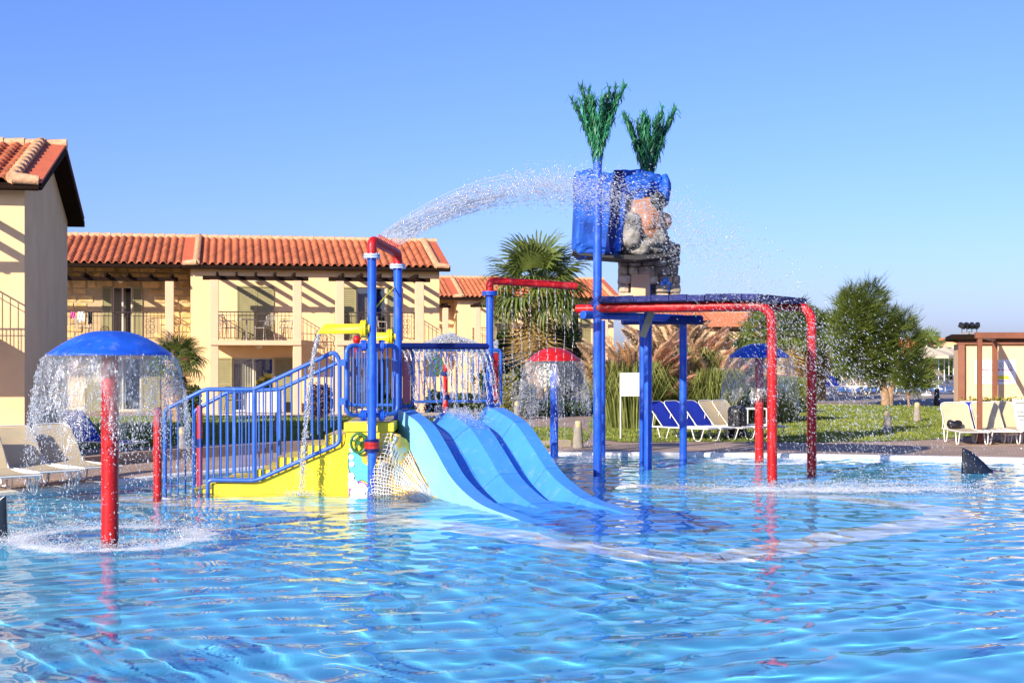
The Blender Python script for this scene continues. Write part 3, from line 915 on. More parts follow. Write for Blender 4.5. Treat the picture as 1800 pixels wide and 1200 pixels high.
# steps
xs_ = [PX(335, 20.5), PX(379, 20.5), PX(450, 20.5), PX(487, 20.5), PX(528, 20.5), PX(571, 20.5), -2.482]
zs_ = [.045, .17, .34, .52, .70, .865]
for k in range(6):
    mb = MB(); mb.bevbox(xs_[k], 20.51, -.56, xs_[k+1]+.03, 21.95, zs_[k], .012)
    st = mb.build('step', 'yellow_paint', ST)
    mb = MB()                                    # small upright ribs on the riser side, as on the moulded steps
    q = xs_[k]+.08
    while q < xs_[k+1]-.04:
        mb.box(q, 20.503, max(zs_[k]-.15, .0), q+.018, 20.511, zs_[k]-.012); q += .115
    if mb.f: mb.build('rib', 'yellow_paint', st)
sw = [(372, 890), (610, 890), (610, 762), (602, 784), (450, 849), (372, 850)]
mb = MB(); mb.prism([(PX(a, DF), PZ(b_, DF)) for a, b_ in sw], DF+.005, 20.494, 'y'); mb.build('stair_side', 'yellow_paint', ST, fixn=True)
def rail(parent, pts, D, r=.032, f=.08, name='handrail', m='rail_blue'):
    path = fillet([(PX(a, D), D, PZ(b_, D)) for a, b_ in pts], f, 5)
    return MB().tube(path, r, 12).build(name, m, parent)
def baluster(parent, px, y0, y1, D, r=.0125, m='rail_blue'):
    x = PX(px, D)
    MB().tube([(x, D, PZ(y0, D)), (x, D, PZ(y1, D))], r, 6, cap=False).build('baluster', m, parent)
top = [(290, 722), (360, 684), (447, 684), (586, 619), (597, 627)]
DFR = 20.365
hr = rail(ST, [(290, 925), (290, 720), (360, 684), (447, 684), (588, 618), (597, 632), (597, 779), (450, 844), (365, 843), (365, 925)], DFR)
lowf = [(365, 843), (450, 844), (597, 779)]
for px in (300, 313, 326, 339, 352): baluster(hr, px, interp(top, px), 925, DFR)
px = 376.0
while px < 592:
    baluster(hr, px, interp(top, px), interp(lowf, px), DFR); px += 12.4
for px in (365, 447): MB().tube([(PX(px, DFR), DFR, PZ(interp(top, px), DFR)), (PX(px, DFR), DFR, PZ(interp(lowf, px), DFR))], .026, 8).build('post', 'rail_blue', hr)
DBK = 21.9
hb = rail(ST, [(341, 860), (341, 722), (402, 688), (492, 684), (592, 638)], DBK)
topb = [(341, 722), (402, 688), (492, 684), (592, 638)]; lowb = [(341, 850), (420, 843), (445, 832), (490, 800), (530, 780), (592, 745)]
px = 352.0
while px < 590:
    baluster(hb, px, interp(topb, px), interp(lowb, px), DBK); px += 11.5
for px in (412, 492): MB().tube([(PX(px, DBK), DBK, PZ(interp(topb, px), DBK)), (PX(px, DBK), DBK, PZ(interp(lowb, px), DBK))], .026, 8).build('post', 'rail_blue', hb)
# round-cornered guard frames
def guard(px0, px1, y0, y1, D, D1=None, nb=7, panel=None, r=.03, cr=.1, bot=True):
    D1 = D1 or D
    a, b_ = Vector((PX(px0, D), D, 0)), Vector((PX(px1, D1), D1, 0)); z0, z1 = PZ(y1, D), PZ(y0, D)
    mid = (a+b_)/2
    path = fillet([mid+Vector((0, 0, z1)), a+Vector((0, 0, z1)), a+Vector((0, 0, z0)), b_+Vector((0, 0, z0)), b_+Vector((0, 0, z1)), mid+Vector((0, 0, z1))], cr, 5)
    g = MB().tube(path, r, 10, cap=False).build('guard', 'rail_blue', ST)
    for i in range(1, nb+1):
        p = a+(b_-a)*(i/(nb+1))
        MB().tube([p+Vector((0, 0, z0)), p+Vector((0, 0, z1))], .0125, 6, cap=False).build('baluster', 'rail_blue', g)
    if panel:
        d = (b_-a).normalized(); nn = Vector((-d.y, d.x, 0))*.012
        A, B = a+d*.045, b_-d*.045
        mb = MB(); vs = [A-nn, B-nn, B+nn, A+nn]
        mb.add([v+Vector((0, 0, z0+.05)) for v in vs]+[v+Vector((0, 0, z1-.05)) for v in vs], [(0,3,2,1),(4,5,6,7),(0,1,5,4),(1,2,6,5),(2,3,7,6),(3,0,4,7)])
        mb.build('panel', panel, g)
    return g
guard(609, 699, 607, 730, 20.3, 20.9, 9, cr=.13, r=.034)
guard(704, 725, 613, 714, 21.45, 21.55, 0, 'pink_panel', r=.026, cr=.06)
guard(857, 880, 615, 712, 22.05, 22.15, 0, 'red_paint', r=.026, cr=.06)
guard(727, 860, 615, 706, 23.3, 23.7, 13, r=.026, cr=.05)
guard(612, 700, 608, 712, 23.2, 23.3, 8, r=.028, cr=.1)
for y in (637, 705):
    MB().box(PX(599, 20.2), 20.14, PZ(y+6, 20.2), PX(608, 20.2), 20.2, PZ(y-6, 20.2)).build('bracket', 'rail_blue', ST)
# tall pipes with the spraying arch
P1, P2, P3 = Vector((-2.07, 20.18, 0)), Vector((-1.78, 21.28, 0)), Vector((-.36, 22.1, 0))
def pole(p, z0, z1, r, m, name='pole'):
    o = MB().tube([(p.x, p.y, z0), (p.x, p.y, z1)], r, 20).build(name, m, ST)
    return o
p1 = pole(P1, -.56, 3.52, .066, 'blue_paint')
p2 = pole(P2, 1.0, 3.44, .066, 'blue_paint')
p3 = pole(P3, 1.0, 3.06, .060, 'blue_paint')
for p, z, m, par in ((P1, 3.52, 'flange_pale', p1), (P2, 3.44, 'flange_pale', p2), (P3, 3.06, 'blue_paint', p3)):
    mb = MB(); flange(mb, (p.x, p.y, z), (0, 0, 1), .125); mb.build('flange', m, par)
mb = MB()
for q in (-.13, .13): flange(mb, (P1.x+q, P1.y+.06+.08*(q > 0), 2.2), (1, .2, 0), .085, .028)
for q in (-.13, .13): flange(mb, (P1.x+q, P1.y+.06+.08*(q > 0), 1.165), (1, .2, 0), .085, .028)
mb.tube([(P1.x-.2, P1.y+.04, 2.2), (P1.x+.2, P1.y+.12, 2.2)], .034, 10).tube([(P1.x-.2, P1.y+.04, 1.165), (P1.x+.2, P1.y+.12, 1.165)], .034, 10)
mb.build('flange', 'blue_paint', p1)
mb = MB(); flange(mb, (P1.x, P1.y, .73), (0, 0, 1), .11, .05); mb.build('clamp', 'red_paint', p1)
mb = MB(); flange(mb, (P1.x, P1.y, .80), (0, 0, 1), .115, .02, bolts=False); flange(mb, (P1.x, P1.y, .655), (0, 0, 1), .115, .02, bolts=False); mb.build('clamp_ring', 'navy_paint', p1)
path = fillet([(P1.x, P1.y, 3.54), (P1.x, P1.y, 3.76), (P2.x, P2.y, 3.64), (P2.x, P2.y, 3.46)], .12, 6)
ar = MB().tube(path, .07, 16).build('arch_pipe', 'red_paint', ST)
mb = MB()
for i in range(14):
    p = Vector((P1.x, P1.y, 3.76)).lerp(Vector((P2.x, P2.y, 3.64)), .12+.76*i/13)
    mb.tube([p+Vector((.03, 0, .05)), p+Vector((.07, 0, .105))], .011, 6)
mb.build('nozzle', 'red_paint', ar)
path = fillet([(P3.x, P3.y, 3.08), (P3.x, P3.y, 3.265), (1.06, 22.62, 3.20)], .18, 7)
dp_ = MB().tube(path, [.062]*(len(path)), 16).build('drip_pipe', 'red_paint', ST)
mb = MB(); flange(mb, (P3.x, P3.y, 3.085), (0, 0, 1), .118, .02, bolts=False); mb.build('flange', 'red_paint', dp_)
sb = MB().tube([(P2.x+.03, P2.y, 2.2), (P3.x, P3.y, 2.2)], .05, 14).build('spray_bar', 'navy_paint', ST)
# horns
def horn(p, L, r, m='yellow_paint', flip=-1):
    mb = MB()
    n = 20; ring = []
    for xx, rr, sk in ((0, r, 0), (L*.97, r, r*.9), (L*.97, r*.86, r*.78), (L*.6, r*.86, 0)):
        for k in range(n):
            a = 2*pi*k/n
            ring.append((p.x+flip*(xx-sk*sin(a)*1.0), p.y+rr*cos(a), p.z+rr*sin(a)))
    fs = []
    for i in range(3):
        for k in range(n): fs.append((i*n+k, i*n+(k+1) % n, (i+1)*n+(k+1) % n, (i+1)*n+k))
    mb.add(ring, fs, True)
    h = mb.build('horn', m, ST, fixn=True)
    mb = MB(); flange(mb, (p.x+flip*.09, p.y, p.z), (1, 0, 0), r*1.75, .035); mb.build('flange', m, h)
    return h
horn(Vector((P1.x-.03, P1.y-.02, PZ(578, 20.2))), .74, .075)
horn(Vector((P2.x-.03, P2.y, PZ(592, 21.3))), .42, .07)
MB().tube([(P2.x-.05, P2.y-.07, PZ(505, 21.2)), (P1.x+.05, P1.y, PZ(541, 20.2))], .011, 6).build('rope', 'rope_yellow', ST)
# hand wheels
def wheel(parent, p, r, axis='y'):
    mb = MB(); p = Vector(p)
    mb.tube([p+Vector((r*.8*cos(i*pi/12), 0, r*sin(i*pi/12))) for i in range(24)], r*.14, 8, closed=True)
    for k in range(5):
        a = k*2*pi/5+.3
        mb.tube([p, p+Vector((r*.8*cos(a), 0, r*sin(a)))], r*.09, 6)
    mb.tube([p-Vector((0, r*.2, 0)), p+Vector((0, r*.5, 0))], r*.2, 8)
    return mb.build('hand_wheel', 'green_paint', parent)
wheel(ST, (PX(631, 20.35), 20.33, PZ(778, 20.35)), .145)
wheel(ST, (PX(768, 23.2), 23.15, PZ(643, 23.2)), .135)
mb = MB(); mb.tube([(-1.12, 23.0, 1.06), (-1.12, 23.0, 1.3)], .05, 10).tube([(-1.12, 23.0, 1.3), (-1.12, 23.0, 1.9)], .038, 10); mb.build('nozzle_post', 'red_paint', ST)
mb = MB(); flange(mb, (-1.12, 23.0, 1.75), (0, 0, 1), .07, .03); flange(mb, (-1.12, 23.0, 1.35), (0, 0, 1), .07, .03); mb.build('flange', 'navy_paint', ST)
for px in (627, 641):
    mb = MB(); x = PX(px, 21.9); mb.lathe([(.03, 2.1), (.03, 2.25), (.055, 2.26), (.06, 2.33), (.03, 2.37), (0, 2.38)], 10, (x, 21.9, 0)); mb.build('valve', 'red_paint' if px < 630 else 'orange_paint', ST)
# mural on the tower face: flat painted shapes, each a coat a little proud of the last
coat_ = [DF]
def paint(pts, m):
    coat_[0] -= .0025
    pl = [(PX(a, DF), PZ(b_, DF)) for a, b_ in pts]
    mb = MB(); mb.prism(pl, coat_[0]-.002, coat_[0], 'y'); mb.build('painted_shape', m, base, fixn=True)
def blob(cx, cy, r, n=12, sq=1.0):
    return [(cx+r*cos(2*pi*i/n), cy-r*sq*sin(2*pi*i/n)) for i in range(n)]
paint([(613, 880), (690, 880), (690, 835), (668, 842), (650, 852), (636, 846), (625, 838), (613, 825)], 'purple_paint')
wv = [(613, 798), (620, 793), (629, 796), (635, 803), (637, 812), (646, 818), (652, 826), (655, 842), (648, 848), (636, 842), (628, 846), (620, 836), (615, 827), (613, 820)]
paint([(a-.6+(a-634)*.05, b_+(b_-820)*.05) for a, b_ in wv], 'ink'); paint(wv, 'cyan_paint')
og = [(640, 800), (648, 782), (662, 778), (668, 800), (660, 818), (646, 812)]
paint(og, 'orange_paint')
for cx, cy, r in ((619, 770, 3.4), (614.5, 781, 2.2), (617, 790, 4.5), (616, 803, 5), (617, 815, 5), (616, 836, 6), (619, 850, 9), (634, 858, 10), (648, 862, 7), (622, 866, 8)):
    paint(blob(cx+1.5, cy, r), 'white_paint')
# slides
WTOP = [(0, 1.22), (.3, 1.215), (.6, 1.16), (1.22, 1.01), (1.82, .69), (2.38, .37), (3.02, .165), (3.62, .065), (4.5, .02), (5.4, -.03), (6.27, -.10)]
SKIRT = [(0, .90), (.6, .75), (1.22, .36), (2.04, -.1), (2.6, -.56), (6.27, -.56)]
NS = 46; SL = 6.27
def wt(s): return smoothtab(WTOP, s)
def fl(s): return max(wt(s)-.25, -.16)
secs = [(0.0, 'w'), (.22, 'w'), (.27, 'f'), (.55, 'f'), (.80, 'd'), (1.10, 'd'), (1.14, 'f'), (1.34, 'f'), (1.54, 'w'), (1.75, 'w')]
def zsec(kind, s):
    if kind == 'w': return wt(s)
    if kind == 'd': return wt(s)-.06
    return fl(s)
sl_ = MB()
for (v0, k0), (v1, k1) in zip(secs, secs[1:]):
    vs = []
    for i in range(NS+1):
        s = SL*i/NS
        vs += [SP(s, v0, zsec(k0, s)), SP(s, v1, zsec(k1, s))]
    sl_.add(vs, [(2*i, 2*i+1, 2*i+3, 2*i+2) for i in range(NS)], True)
slide = sl_.build('slide', 'slide_blue', ST)
mb = MB()                                             # outer skirts
for v0, off in ((0.0, -.004), (1.75, .004)):
    vs = []
    for i in range(NS+1):
        s = SL*i/NS
        vs += [SP(s, v0+off*0, wt(s)-.001), SP(s, v0+off*4, min(interp(SKIRT, s), wt(s)-.05))]
    mb.add(vs, [(2*i, 2*i+1, 2*i+3, 2*i+2) for i in range(NS)], True)
vs = [SP(SL, v, zsec(k, SL)) for v, k in secs]+[SP(SL, v, -.555) for v, k in secs]
kk = len(secs); mb.add(vs, [(i, i+1, kk+i+1, kk+i) for i in range(kk-1)])
vs = [SP(0, v, zsec(k, 0)) for v, k in secs]+[SP(0, v, .9) for v, k in secs]
mb.add(vs, [(i, i+1, kk+i+1, kk+i) for i in range(kk-1)])
mb.build('slide_skirt', 'slide_pale', slide)
mb = MB()                                             # moulded flutes on the near skirt
for i in range(0, 62):
    s = .05+2.6*i/61
    z0, z1 = max(interp(SKIRT, s)+.015, -.2), wt(s)-.05
    if z1-z0 > .04: mb.tube([SP(s, -.008, z0), SP(s, -.004, z1)], .006, 4, cap=False)
mb.build('flute', 'slide_pale', slide)
mb = MB()                                             # joints across the lanes
for s in (1.15, 2.3, 3.4):
    for (v0, k0), (v1, k1) in zip(secs[1:-1], secs[2:]):
        mb.tube([SP(s, v0, zsec(k0, s)+.001), SP(s, v1, zsec(k1, s)+.001)], .004, 4, cap=False)
mb.build('seam', 'rail_blue', slide)
# rock wall under the slide, and the rope net in front of it
poly = [(0, -.56), (2.3, -.56), (2.04, -.1), (1.22, .36), (.6, .75), (0, .9)]
mb = MB(); mb.add([SP(s, .06, z) for s, z in poly]+[SP(s, .2, z) for s, z in poly], [(0,1,2,3,4,5), (11,10,9,8,7,6)]+[(i, (i+1) % 6, 6+(i+1) % 6, 6+i) for i in range(6)])
mb.build('rock_wall', 'painted_rock', ST, fixn=True)
def polypt(pts, f):
    L_ = [0.0]
    for p, q in zip(pts, pts[1:]): L_.append(L_[-1]+(q-p).length)
    d = f*L_[-1]
    for i in range(len(pts)-1):
        if d <= L_[i+1] or i == len(pts)-2:
            return pts[i].lerp(pts[i+1], (d-L_[i])/(L_[i+1]-L_[i]))
NETT = [Vector((-2.0, 20.37, .86)), Vector((-1.80, 20.35, .90)), SP(.75, -.04, .66), SP(1.22, -.04, .35), SP(1.65, -.04, .10), SP(2.08, -.05, -.08)]
NETB = [Vector((-2.04, 20.12, -.06)), Vector((-1.62, 19.72, -.06)), Vector((-.92, 18.82, -.10))]
NA, NBn = 30, 18
def netpt(a, b_):
    T = polypt(NETT, a); B = polypt(NETB, a)
    p = T.lerp(B, b_)
    p -= V2*(sin(pi*b_)*.07*(1-a)); p.y -= sin(pi*b_)*.07*(1-a)
    p.z += .012*sin(a*40)*b_-.02*sin(pi*b_)*(1-a)
    p.x += .008*sin(b_*33+a*9)
    return p
rr_ = random.Random(5)
def rockpt(a, b_, dep):
    p = netpt(a, b_)
    return p+V2*dep+Vector((0, dep*.8, 0))
mb = MB(); RA, RB = 26, 16; vs = []
for i in range(RA+1):
    for j in range(RB+1):
        q = noise.fractal(Vector((i*.45, j*.45, 3.1)), 1.0, 2.0, 3)
        vs.append(rockpt(i/RA, j/RB, .075+.055*(q+.6)*(1-.4*i/RA)))
mb.add(vs, [(i*(RB+1)+j, i*(RB+1)+j+1, (i+1)*(RB+1)+j+1, (i+1)*(RB+1)+j) for i in range(RA) for j in range(RB)], True)
mb.build('rock', 'painted_rock', ST)
mb = MB()
for i in range(NA+1): mb.tube([netpt(i/NA, j/NBn) for j in range(NBn+1)], .0048, 4, cap=False)
for j in range(NBn+1): mb.tube([netpt(i/NA, j/NBn) for i in range(NA+1)], .0048, 4, cap=False)
mb.build('net', 'rope_white', ST)
# separate red posts at the foot of the stairs
for px, py, D, zt, lab in ((277, 870, 19.9, 1.3, 'free standing red post left of the blue stair rail'), (351, 850, 21.6, 1.27, 'thin red post between the two blue stair rails')):
    t = thing('red_post', lab, 'post', (PX(px, D), D, PD), 0, 'red posts at the foot of the stairs')
    r = .06 if px == 277 else .045
    MB().lathe([(r, 0), (r, zt-PD-.03), (r*.9, zt-PD-.008), (r*.5, zt-PD), (0, zt-PD)], 18).build('post', 'red_paint', t)
    MB().tube([(0, 0, .5-PD+.1), (0, 0, .5-PD+.24)], r*1.08, 18).build('collar', 'navy_paint' if px > 300 else 'red_paint', t)
# ------------------------------------------------------------------ plank canopy with pipes
CN = thing('plank_canopy', 'red pipe arches carrying a roof of navy planks on blue poles', 'canopy')
A, R1, R2, B_, C_ = (1.49, 23.8), (4.3, 22.57), (5.27, 24.0), (2.54, 25.5), (3.41, 27.2)
def cpole(p, z0, z1, r, m, name='pole'):
    return MB().tube([(p[0], p[1], z0), (p[0], p[1], z1)], r, 20).build(name, m, CN)
pa = cpole(A, -.56, 5.62, .075, 'blue_paint'); cpole((1.80, 27.2), -.56, 2.75, .06, 'blue_paint')
pb = cpole(B_, -.56, 5.50, .075, 'blue_paint'); cpole((2.53, 26.4), -.56, 2.75, .07, 'blue_paint'); cpole(C_, -.56, 2.80, .075, 'blue_paint')
MB().tube(fillet([(R1[0], R1[1], -.56), (R1[0], R1[1], 2.88), (A[0], A[1], 2.88)], .32, 8), .083, 18).build('arch_pipe', 'red_paint', CN)
E2 = (1.22, 25.72)
MB().tube(fillet([(R2[0], R2[1], -.56), (R2[0], R2[1], 2.92), (E2[0], E2[1], 2.93)], .32, 8), .083, 18).build('arch_pipe', 'red_paint', CN)
MB().tube([(1.30, 25.0, 2.80), (C_[0], C_[1], 2.79)], .075, 16).build('cross_pipe', 'blue_paint', CN)
MB().tube([(2.15, 26.6, 2.74), (3.75, 27.0, 2.76)], .09, 16).build('cross_pipe', 'navy_paint', CN)
MB().box(-.06, -.05, -.24, .06, .05, .24, M=Matrix.Translation((2.47, 25.0, 2.62)) @ Matrix.Rotation(.35, 4, 'Y')).build('wooden_block', 'deck_beige', CN)
rp_ = random.Random(9)
fa, fb = Vector((A[0], A[1], 0)), Vector((R1[0]-.1, R1[1]+.05, 0)); ba, bb = Vector((E2[0]+.25, E2[1]-.1, 0)), Vector((R2[0]-.15, R2[1]+.06, 0))
for i in range(9):
    t0, t1 = (i+.03)/9, (i+.99)/9
    q = [fa.lerp(fb, t0), fa.lerp(fb, t1), ba.lerp(bb, t1), ba.lerp(bb, t0)]
    d0, d1 = (q[3]-q[0]).normalized()*.22, (q[2]-q[1]).normalized()*.22
    q = [q[0]-d0, q[1]-d1, q[2]+d1, q[3]+d0]
    z = 2.975+rp_.uniform(-.006, .012); tl = rp_.uniform(-.012, .014)
    mb = MB(); vs = [Vector((p.x, p.y, z+(tl if k in (1, 2) else 0))) for k, p in enumerate(q)]
    mb.add(vs+[v+Vector((0, 0, .10)) for v in vs], [(0,3,2,1),(4,5,6,7),(0,1,5,4),(1,2,6,5),(2,3,7,6),(3,0,4,7)])
    mb.build('plank', 'navy_paint', CN)
# tin palm fronds on top of the two tall poles
mat('tin_green', (0.008, 0.075, 0.030), rough=0.5, vary=0.4, scale=7, c2=(0.03, 0.19, 0.085), metal=0.0, rnd=0.45)
mat('tin_brown', (0.14, 0.07, 0.03), rough=0.7, vary=0.2)
def frond_mesh(seed, L=1.2):
    """upright sheet-metal palm frond: midrib with long shredded strips lying close along it"""
    r = random.Random(seed); mb = MB()
    rib = [Vector((0.13*(i/10)**1.8*L, 0, L*i/10*(1-.03*i/10))) for i in range(11)]
    mb.tube(rib, [.014*(1-.7*i/10)+.003 for i in range(11)], 5)
    for k in range(210):
        t = r.uniform(.0, .99); i = min(int(t*10), 9); p = rib[i].lerp(rib[i+1], t*10-i)
        a = r.uniform(0, 2*pi); w = r.uniform(.009, .020)
        reach = (.07+.06*sin(pi*t))*r.uniform(.3, 1.15); Ls = r.uniform(.14, .38)*(1-.35*t)
        o_ = Vector((cos(a)*reach*.7, sin(a)*reach, 0)); s_ = Vector((-sin(a), cos(a), 0))*w
        up = 1 if r.random() < .45 else -.8
        q = p+o_*.7+Vector((0, 0, Ls*.45*up)); e = p+o_*1.15+Vector((r.uniform(-.03, .03), r.uniform(-.03, .03), Ls*up*.9))
        mb.add([p-s_*.5, p+s_*.5, q+s_, q-s_, e], [(0,1,2,3), (3,2,4)])
    for k in range(4):
        e = rib[-1]; a = r.uniform(0, 6.28); mb.tube([e, e+Vector((.06*cos(a), .06*sin(a), .05)), e+Vector((.14*cos(a), .14*sin(a), -.02))], .004, 3)
    for i in range(9):
        a, b_ = rib[i], rib[i+1]
        w0, w1 = .038*sin(pi*min(1, (i+.6)/10)), .038*sin(pi*min(1, (i+1.6)/10))
        mb.quad(a+Vector((0, -w0, .01)), a+Vector((0, w0, .01)), b_+Vector((0, w1, 0)), b_+Vector((0, -w1, 0)))
    me = bpy.data.meshes.new('frond'); me.from_pydata(mb.v, [], mb.f); me.materials.append(MATS['tin_green']); me.update()
    return me
FR = [frond_mesh(i) for i in range(4)]
def tin_top(poleobj, p, z, n, sc, seed):
    r = random.Random(seed)
    core = MB().tube([(p[0], p[1], z-.02), (p[0], p[1], z+.28)], .05, 10).build('palm_top', 'tin_brown', CN)
    for i in range(n):
        o = link('frond', FR[i % 4], core)
        a = 2*pi*i/n+r.uniform(-.2, .2); tilt = r.uniform(.10, .27) if i % 3 else r.uniform(0.0, .12)
        o.matrix_local = Matrix.Translation((p[0]+.05*cos(a), p[1]+.05*sin(a), z-.05)) @ Matrix.Rotation(a, 4, 'Z') @ Matrix.Rotation(tilt, 4, 'Y') @ Matrix.Diagonal((sc*r.uniform(.8, 1.05),)*3+(1,))
tin_top(pa, A, 5.60, 14, 1.0, 1)
tin_top(pb, B_, 5.45, 14, 1.08, 2)
# ------------------------------------------------------------------ sculpted tipping bucket (bearded head in a hood) and rock chimney
def blobmesh(c, rad, e=2.0, nu=28, nv=18, amp=.0, freq=3.0, seed=0, mb=None, smooth=True):
    mb = mb or MB()
    c = Vector(c)
    def sg(v, p): return math.copysign(abs(v)**p, v)
    vs = []
    for j in range(nv+1):
        th = -pi/2+pi*j/nv
        for i in range(nu):
            ph = 2*pi*i/nu
            q = Vector((sg(cos(th), 2/e)*sg(cos(ph), 2/e)*rad[0], sg(cos(th), 2/e)*sg(sin(ph), 2/e)*rad[1], sg(sin(th), 2/e)*rad[2]))
            if amp:
                d = noise.fractal((q+Vector((seed, 0, 0)))*freq, 1.0, 2.0, 3)
                q *= 1+amp*d
            vs.append(c+q)
    fs = []
    for j in range(nv):
        for i in range(nu):
            fs.append((j*nu+i, j*nu+(i+1) % nu, (j+1)*nu+(i+1) % nu, (j+1)*nu+i))
    return mb.add(vs, fs, smooth)
mat('bucket_blue', (0.010, 0.062, 0.36), rough=0.62, spec=0.25, vary=0.3, scale=2.5, c2=(0.018, 0.11, 0.52), wear=0.35, bump=1.0, bscale=5)
mat('skin_paint', (0.30, 0.11, 0.04), rough=0.45, vary=0.2, scale=4, coat=0.15, wear=0.5, c2=(0.44, 0.18, 0.07))
mat('beard_grey', (0.035, 0.033, 0.031), rough=0.7, vary=0.5, scale=8, c2=(0.24, 0.22, 0.19), bump=0.9, bscale=16)
mat('sculpted_rock', (0.24, 0.19, 0.14), rough=0.85, vary=0.4, scale=4, c2=(0.50, 0.40, 0.29), bump=0.9, bscale=9, wear=0.7, rnd=0.4)
HB = thing('head_bucket', 'tipping bucket shaped as a bearded head in a blue hood', 'water bucket', (2.02, 24.9, 4.62))
hood = MB(); blobmesh((-.44, 0, -.02), (.47, .60, .74), 7, 30, 20, .17, 3.4, 1, hood, False)
ho = hood.build('hood', 'bucket_blue', HB)
ban = MB()                                           # dark strap round the hood
vs = []
for i in range(41):
    a = 2*pi*i/40
    y_, z_ = .645*math.copysign(abs(cos(a))**(2/6), cos(a)), -.02+.79*math.copysign(abs(sin(a))**(2/6), sin(a))
    for dx in (-.075, .075): vs.append((-.20+.10*z_/.8+dx, y_, z_))
ban.add(vs, [(2*i, 2*i+1, 2*i+3, 2*i+2) for i in range(40)], True); ban.build('strap', 'navy_paint', ho)
mb = MB(); blobmesh((.16, 0, .50), (.62, .54, .29), 2.6, 30, 16, .26, 3.6, 4, mb, False); mb.build('cap', 'bucket_blue', HB)
mb = MB(); blobmesh((.76, -.02, .44), (.10, .40, .30), 2.4, 18, 12, .18, 4, 6, mb, False); mb.build('cap_brim', 'bucket_blue', HB)
mb = MB(); blobmesh((.34, 0, -.12), (.40, .46, .52), 2.6, 28, 18, .05, 3, 9, mb); mb.build('face', 'skin_paint', HB)
mb = MB(); blobmesh((.745, 0, -.12), (.15, .17, .17), 2, 16, 12, .04, 4, 2, mb); mb.build('nose', 'skin_paint', HB)
for s in (-1, 1):
    mb = MB(); blobmesh((.42, s*.38, -.14), (.15, .13, .20), 2.2, 18, 12, .05, 3, 3, mb); mb.build('cheek', 'skin_paint', HB)
    mb = MB(); blobmesh((.60, s*.36, .20), (.15, .13, .17), 2, 16, 12, 0, 1, 0, mb); ey = mb.build('eye_socket', 'ink', HB)
    mb = MB(); blobmesh((.62, s*.455, .22), (.07, .055, .07), 2, 14, 10, 0, 1, 0, mb); mb.build('eye', 'black_fin', ey)
    mb = MB(); blobmesh((.13, s*.44, -.36), (.19, .15, .34), 2.4, 26, 20, .22, 7, 5, mb); mb.build('side_whisker', 'beard_grey', HB)
mb = MB(); blobmesh((.36, 0, -.56), (.44, .50, .26), 2.3, 44, 28, .26, 6, 7, mb); mb.build('beard', 'beard_grey', HB)
mb = MB(); blobmesh((.62, 0, -.36), (.20, .36, .14), 2.2, 30, 20, .22, 7, 8, mb); mb.build('moustache', 'beard_grey', HB)
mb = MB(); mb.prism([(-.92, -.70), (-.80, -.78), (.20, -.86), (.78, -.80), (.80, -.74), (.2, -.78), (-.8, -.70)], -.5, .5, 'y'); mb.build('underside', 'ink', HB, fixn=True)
RC = thing('rock_chimney', 'sculpted rock chimney under the head bucket on the plank roof', 'rock sculpture', (2.55, 25.75, 3.06))
mb = MB(); mb.box(-.46, -.22, 0, .46, .42, 1.05); mb.build('core', 'beard_grey', RC)
rs_ = random.Random(14); z_ = 0.0
while z_ < 1.0:                                      # rough masonry, each block its own lump
    h_ = rs_.uniform(.15, .24); x_ = -.56
    while x_ < .52:
        w_ = min(rs_.uniform(.16, .32), .58-x_)
        if not (-.36 < x_+w_/2 < .04 and z_+h_/2 < .5):
            mb = MB(); blobmesh((x_+w_/2, -.24+rs_.uniform(-.03, .03), z_+h_/2), (w_*.54, .16, h_*.54), 4, 12, 8, .16, 5, rs_.uniform(0, 50), mb, False); mb.build('rock', 'sculpted_rock', RC)
        x_ += w_
    z_ += h_
mb = MB(); mb.bevbox(-.34, -.40, .02, .02, -.33, .52, .02); mb.build('panel', 'plaster_salmon', RC)
for q in ((.30, .34), (.24, .26), (.36, .26), (.27, .18), (.34, .18)):
    mb = MB(); blobmesh((q[0], -.36, q[1]+.05), (.06, .04, .06), 2, 10, 8, 0, 1, 0, mb); mb.build('petal', 'slide_blue', RC)
mb = MB(); blobmesh((-.50, -.2, .45), (.06, .14, .5), 4, 14, 12, .1, 5, 3, mb); mb.build('rock_rib', 'deck_beige', RC)
mb = MB(); blobmesh((.47, -.1, .5), (.09, .2, .6), 4, 14, 14, .15, 5, 5, mb); mb.build('rock_rib', 'beard_grey', RC)
# ------------------------------------------------------------------ black fins
def fin(label, x, y, w, h, mirror=1):
    t = MB(); rows = 14; colsn = 10; vs = []
    for j in range(rows+1):
        f = j/rows
        left = 0.0+.015*f; right = w*(1-f**1.0)**.62*(1-.05*f)+.05*f*0
        right = max(right, left+.012)
        if f < .12: right = w*(1.0+.02*(1-f/.12))
        for i in range(colsn+1):
            g = i/colsn; xx = left+(right-left)*g
            th = .055*sin(pi*min(max(g, .02), .98))**.6*(1-.75*f)+.004
            vs.append((mirror*xx, -th, h*f-.3*(f == 0)))
        for i in range(colsn+1):
            g = 1-i/colsn; xx = left+(right-left)*g
            th = .055*sin(pi*min(max(g, .02), .98))**.6*(1-.75*f)+.004
            vs.append((mirror*xx, th, h*f-.3*(f == 0)))
    W_ = 2*(colsn+1); fs = []
    for j in range(rows):
        for i in range(W_): fs.append((j*W_+i, j*W_+(i+1) % W_, (j+1)*W_+(i+1) % W_, (j+1)*W_+i))
    t.add(vs, fs, True); t.add(vs[-W_:], [tuple(range(W_))])
    o = t.build('shark_fin', 'black_fin', fixn=True)
    o.location = (x, y, 0)
    tag(o, label, 'shark fin', 'black shark fins in the pool')
fin('black shark fin rising from the water below the right sun loungers', PX(1690, 24.2), 24.2, .55, .42)
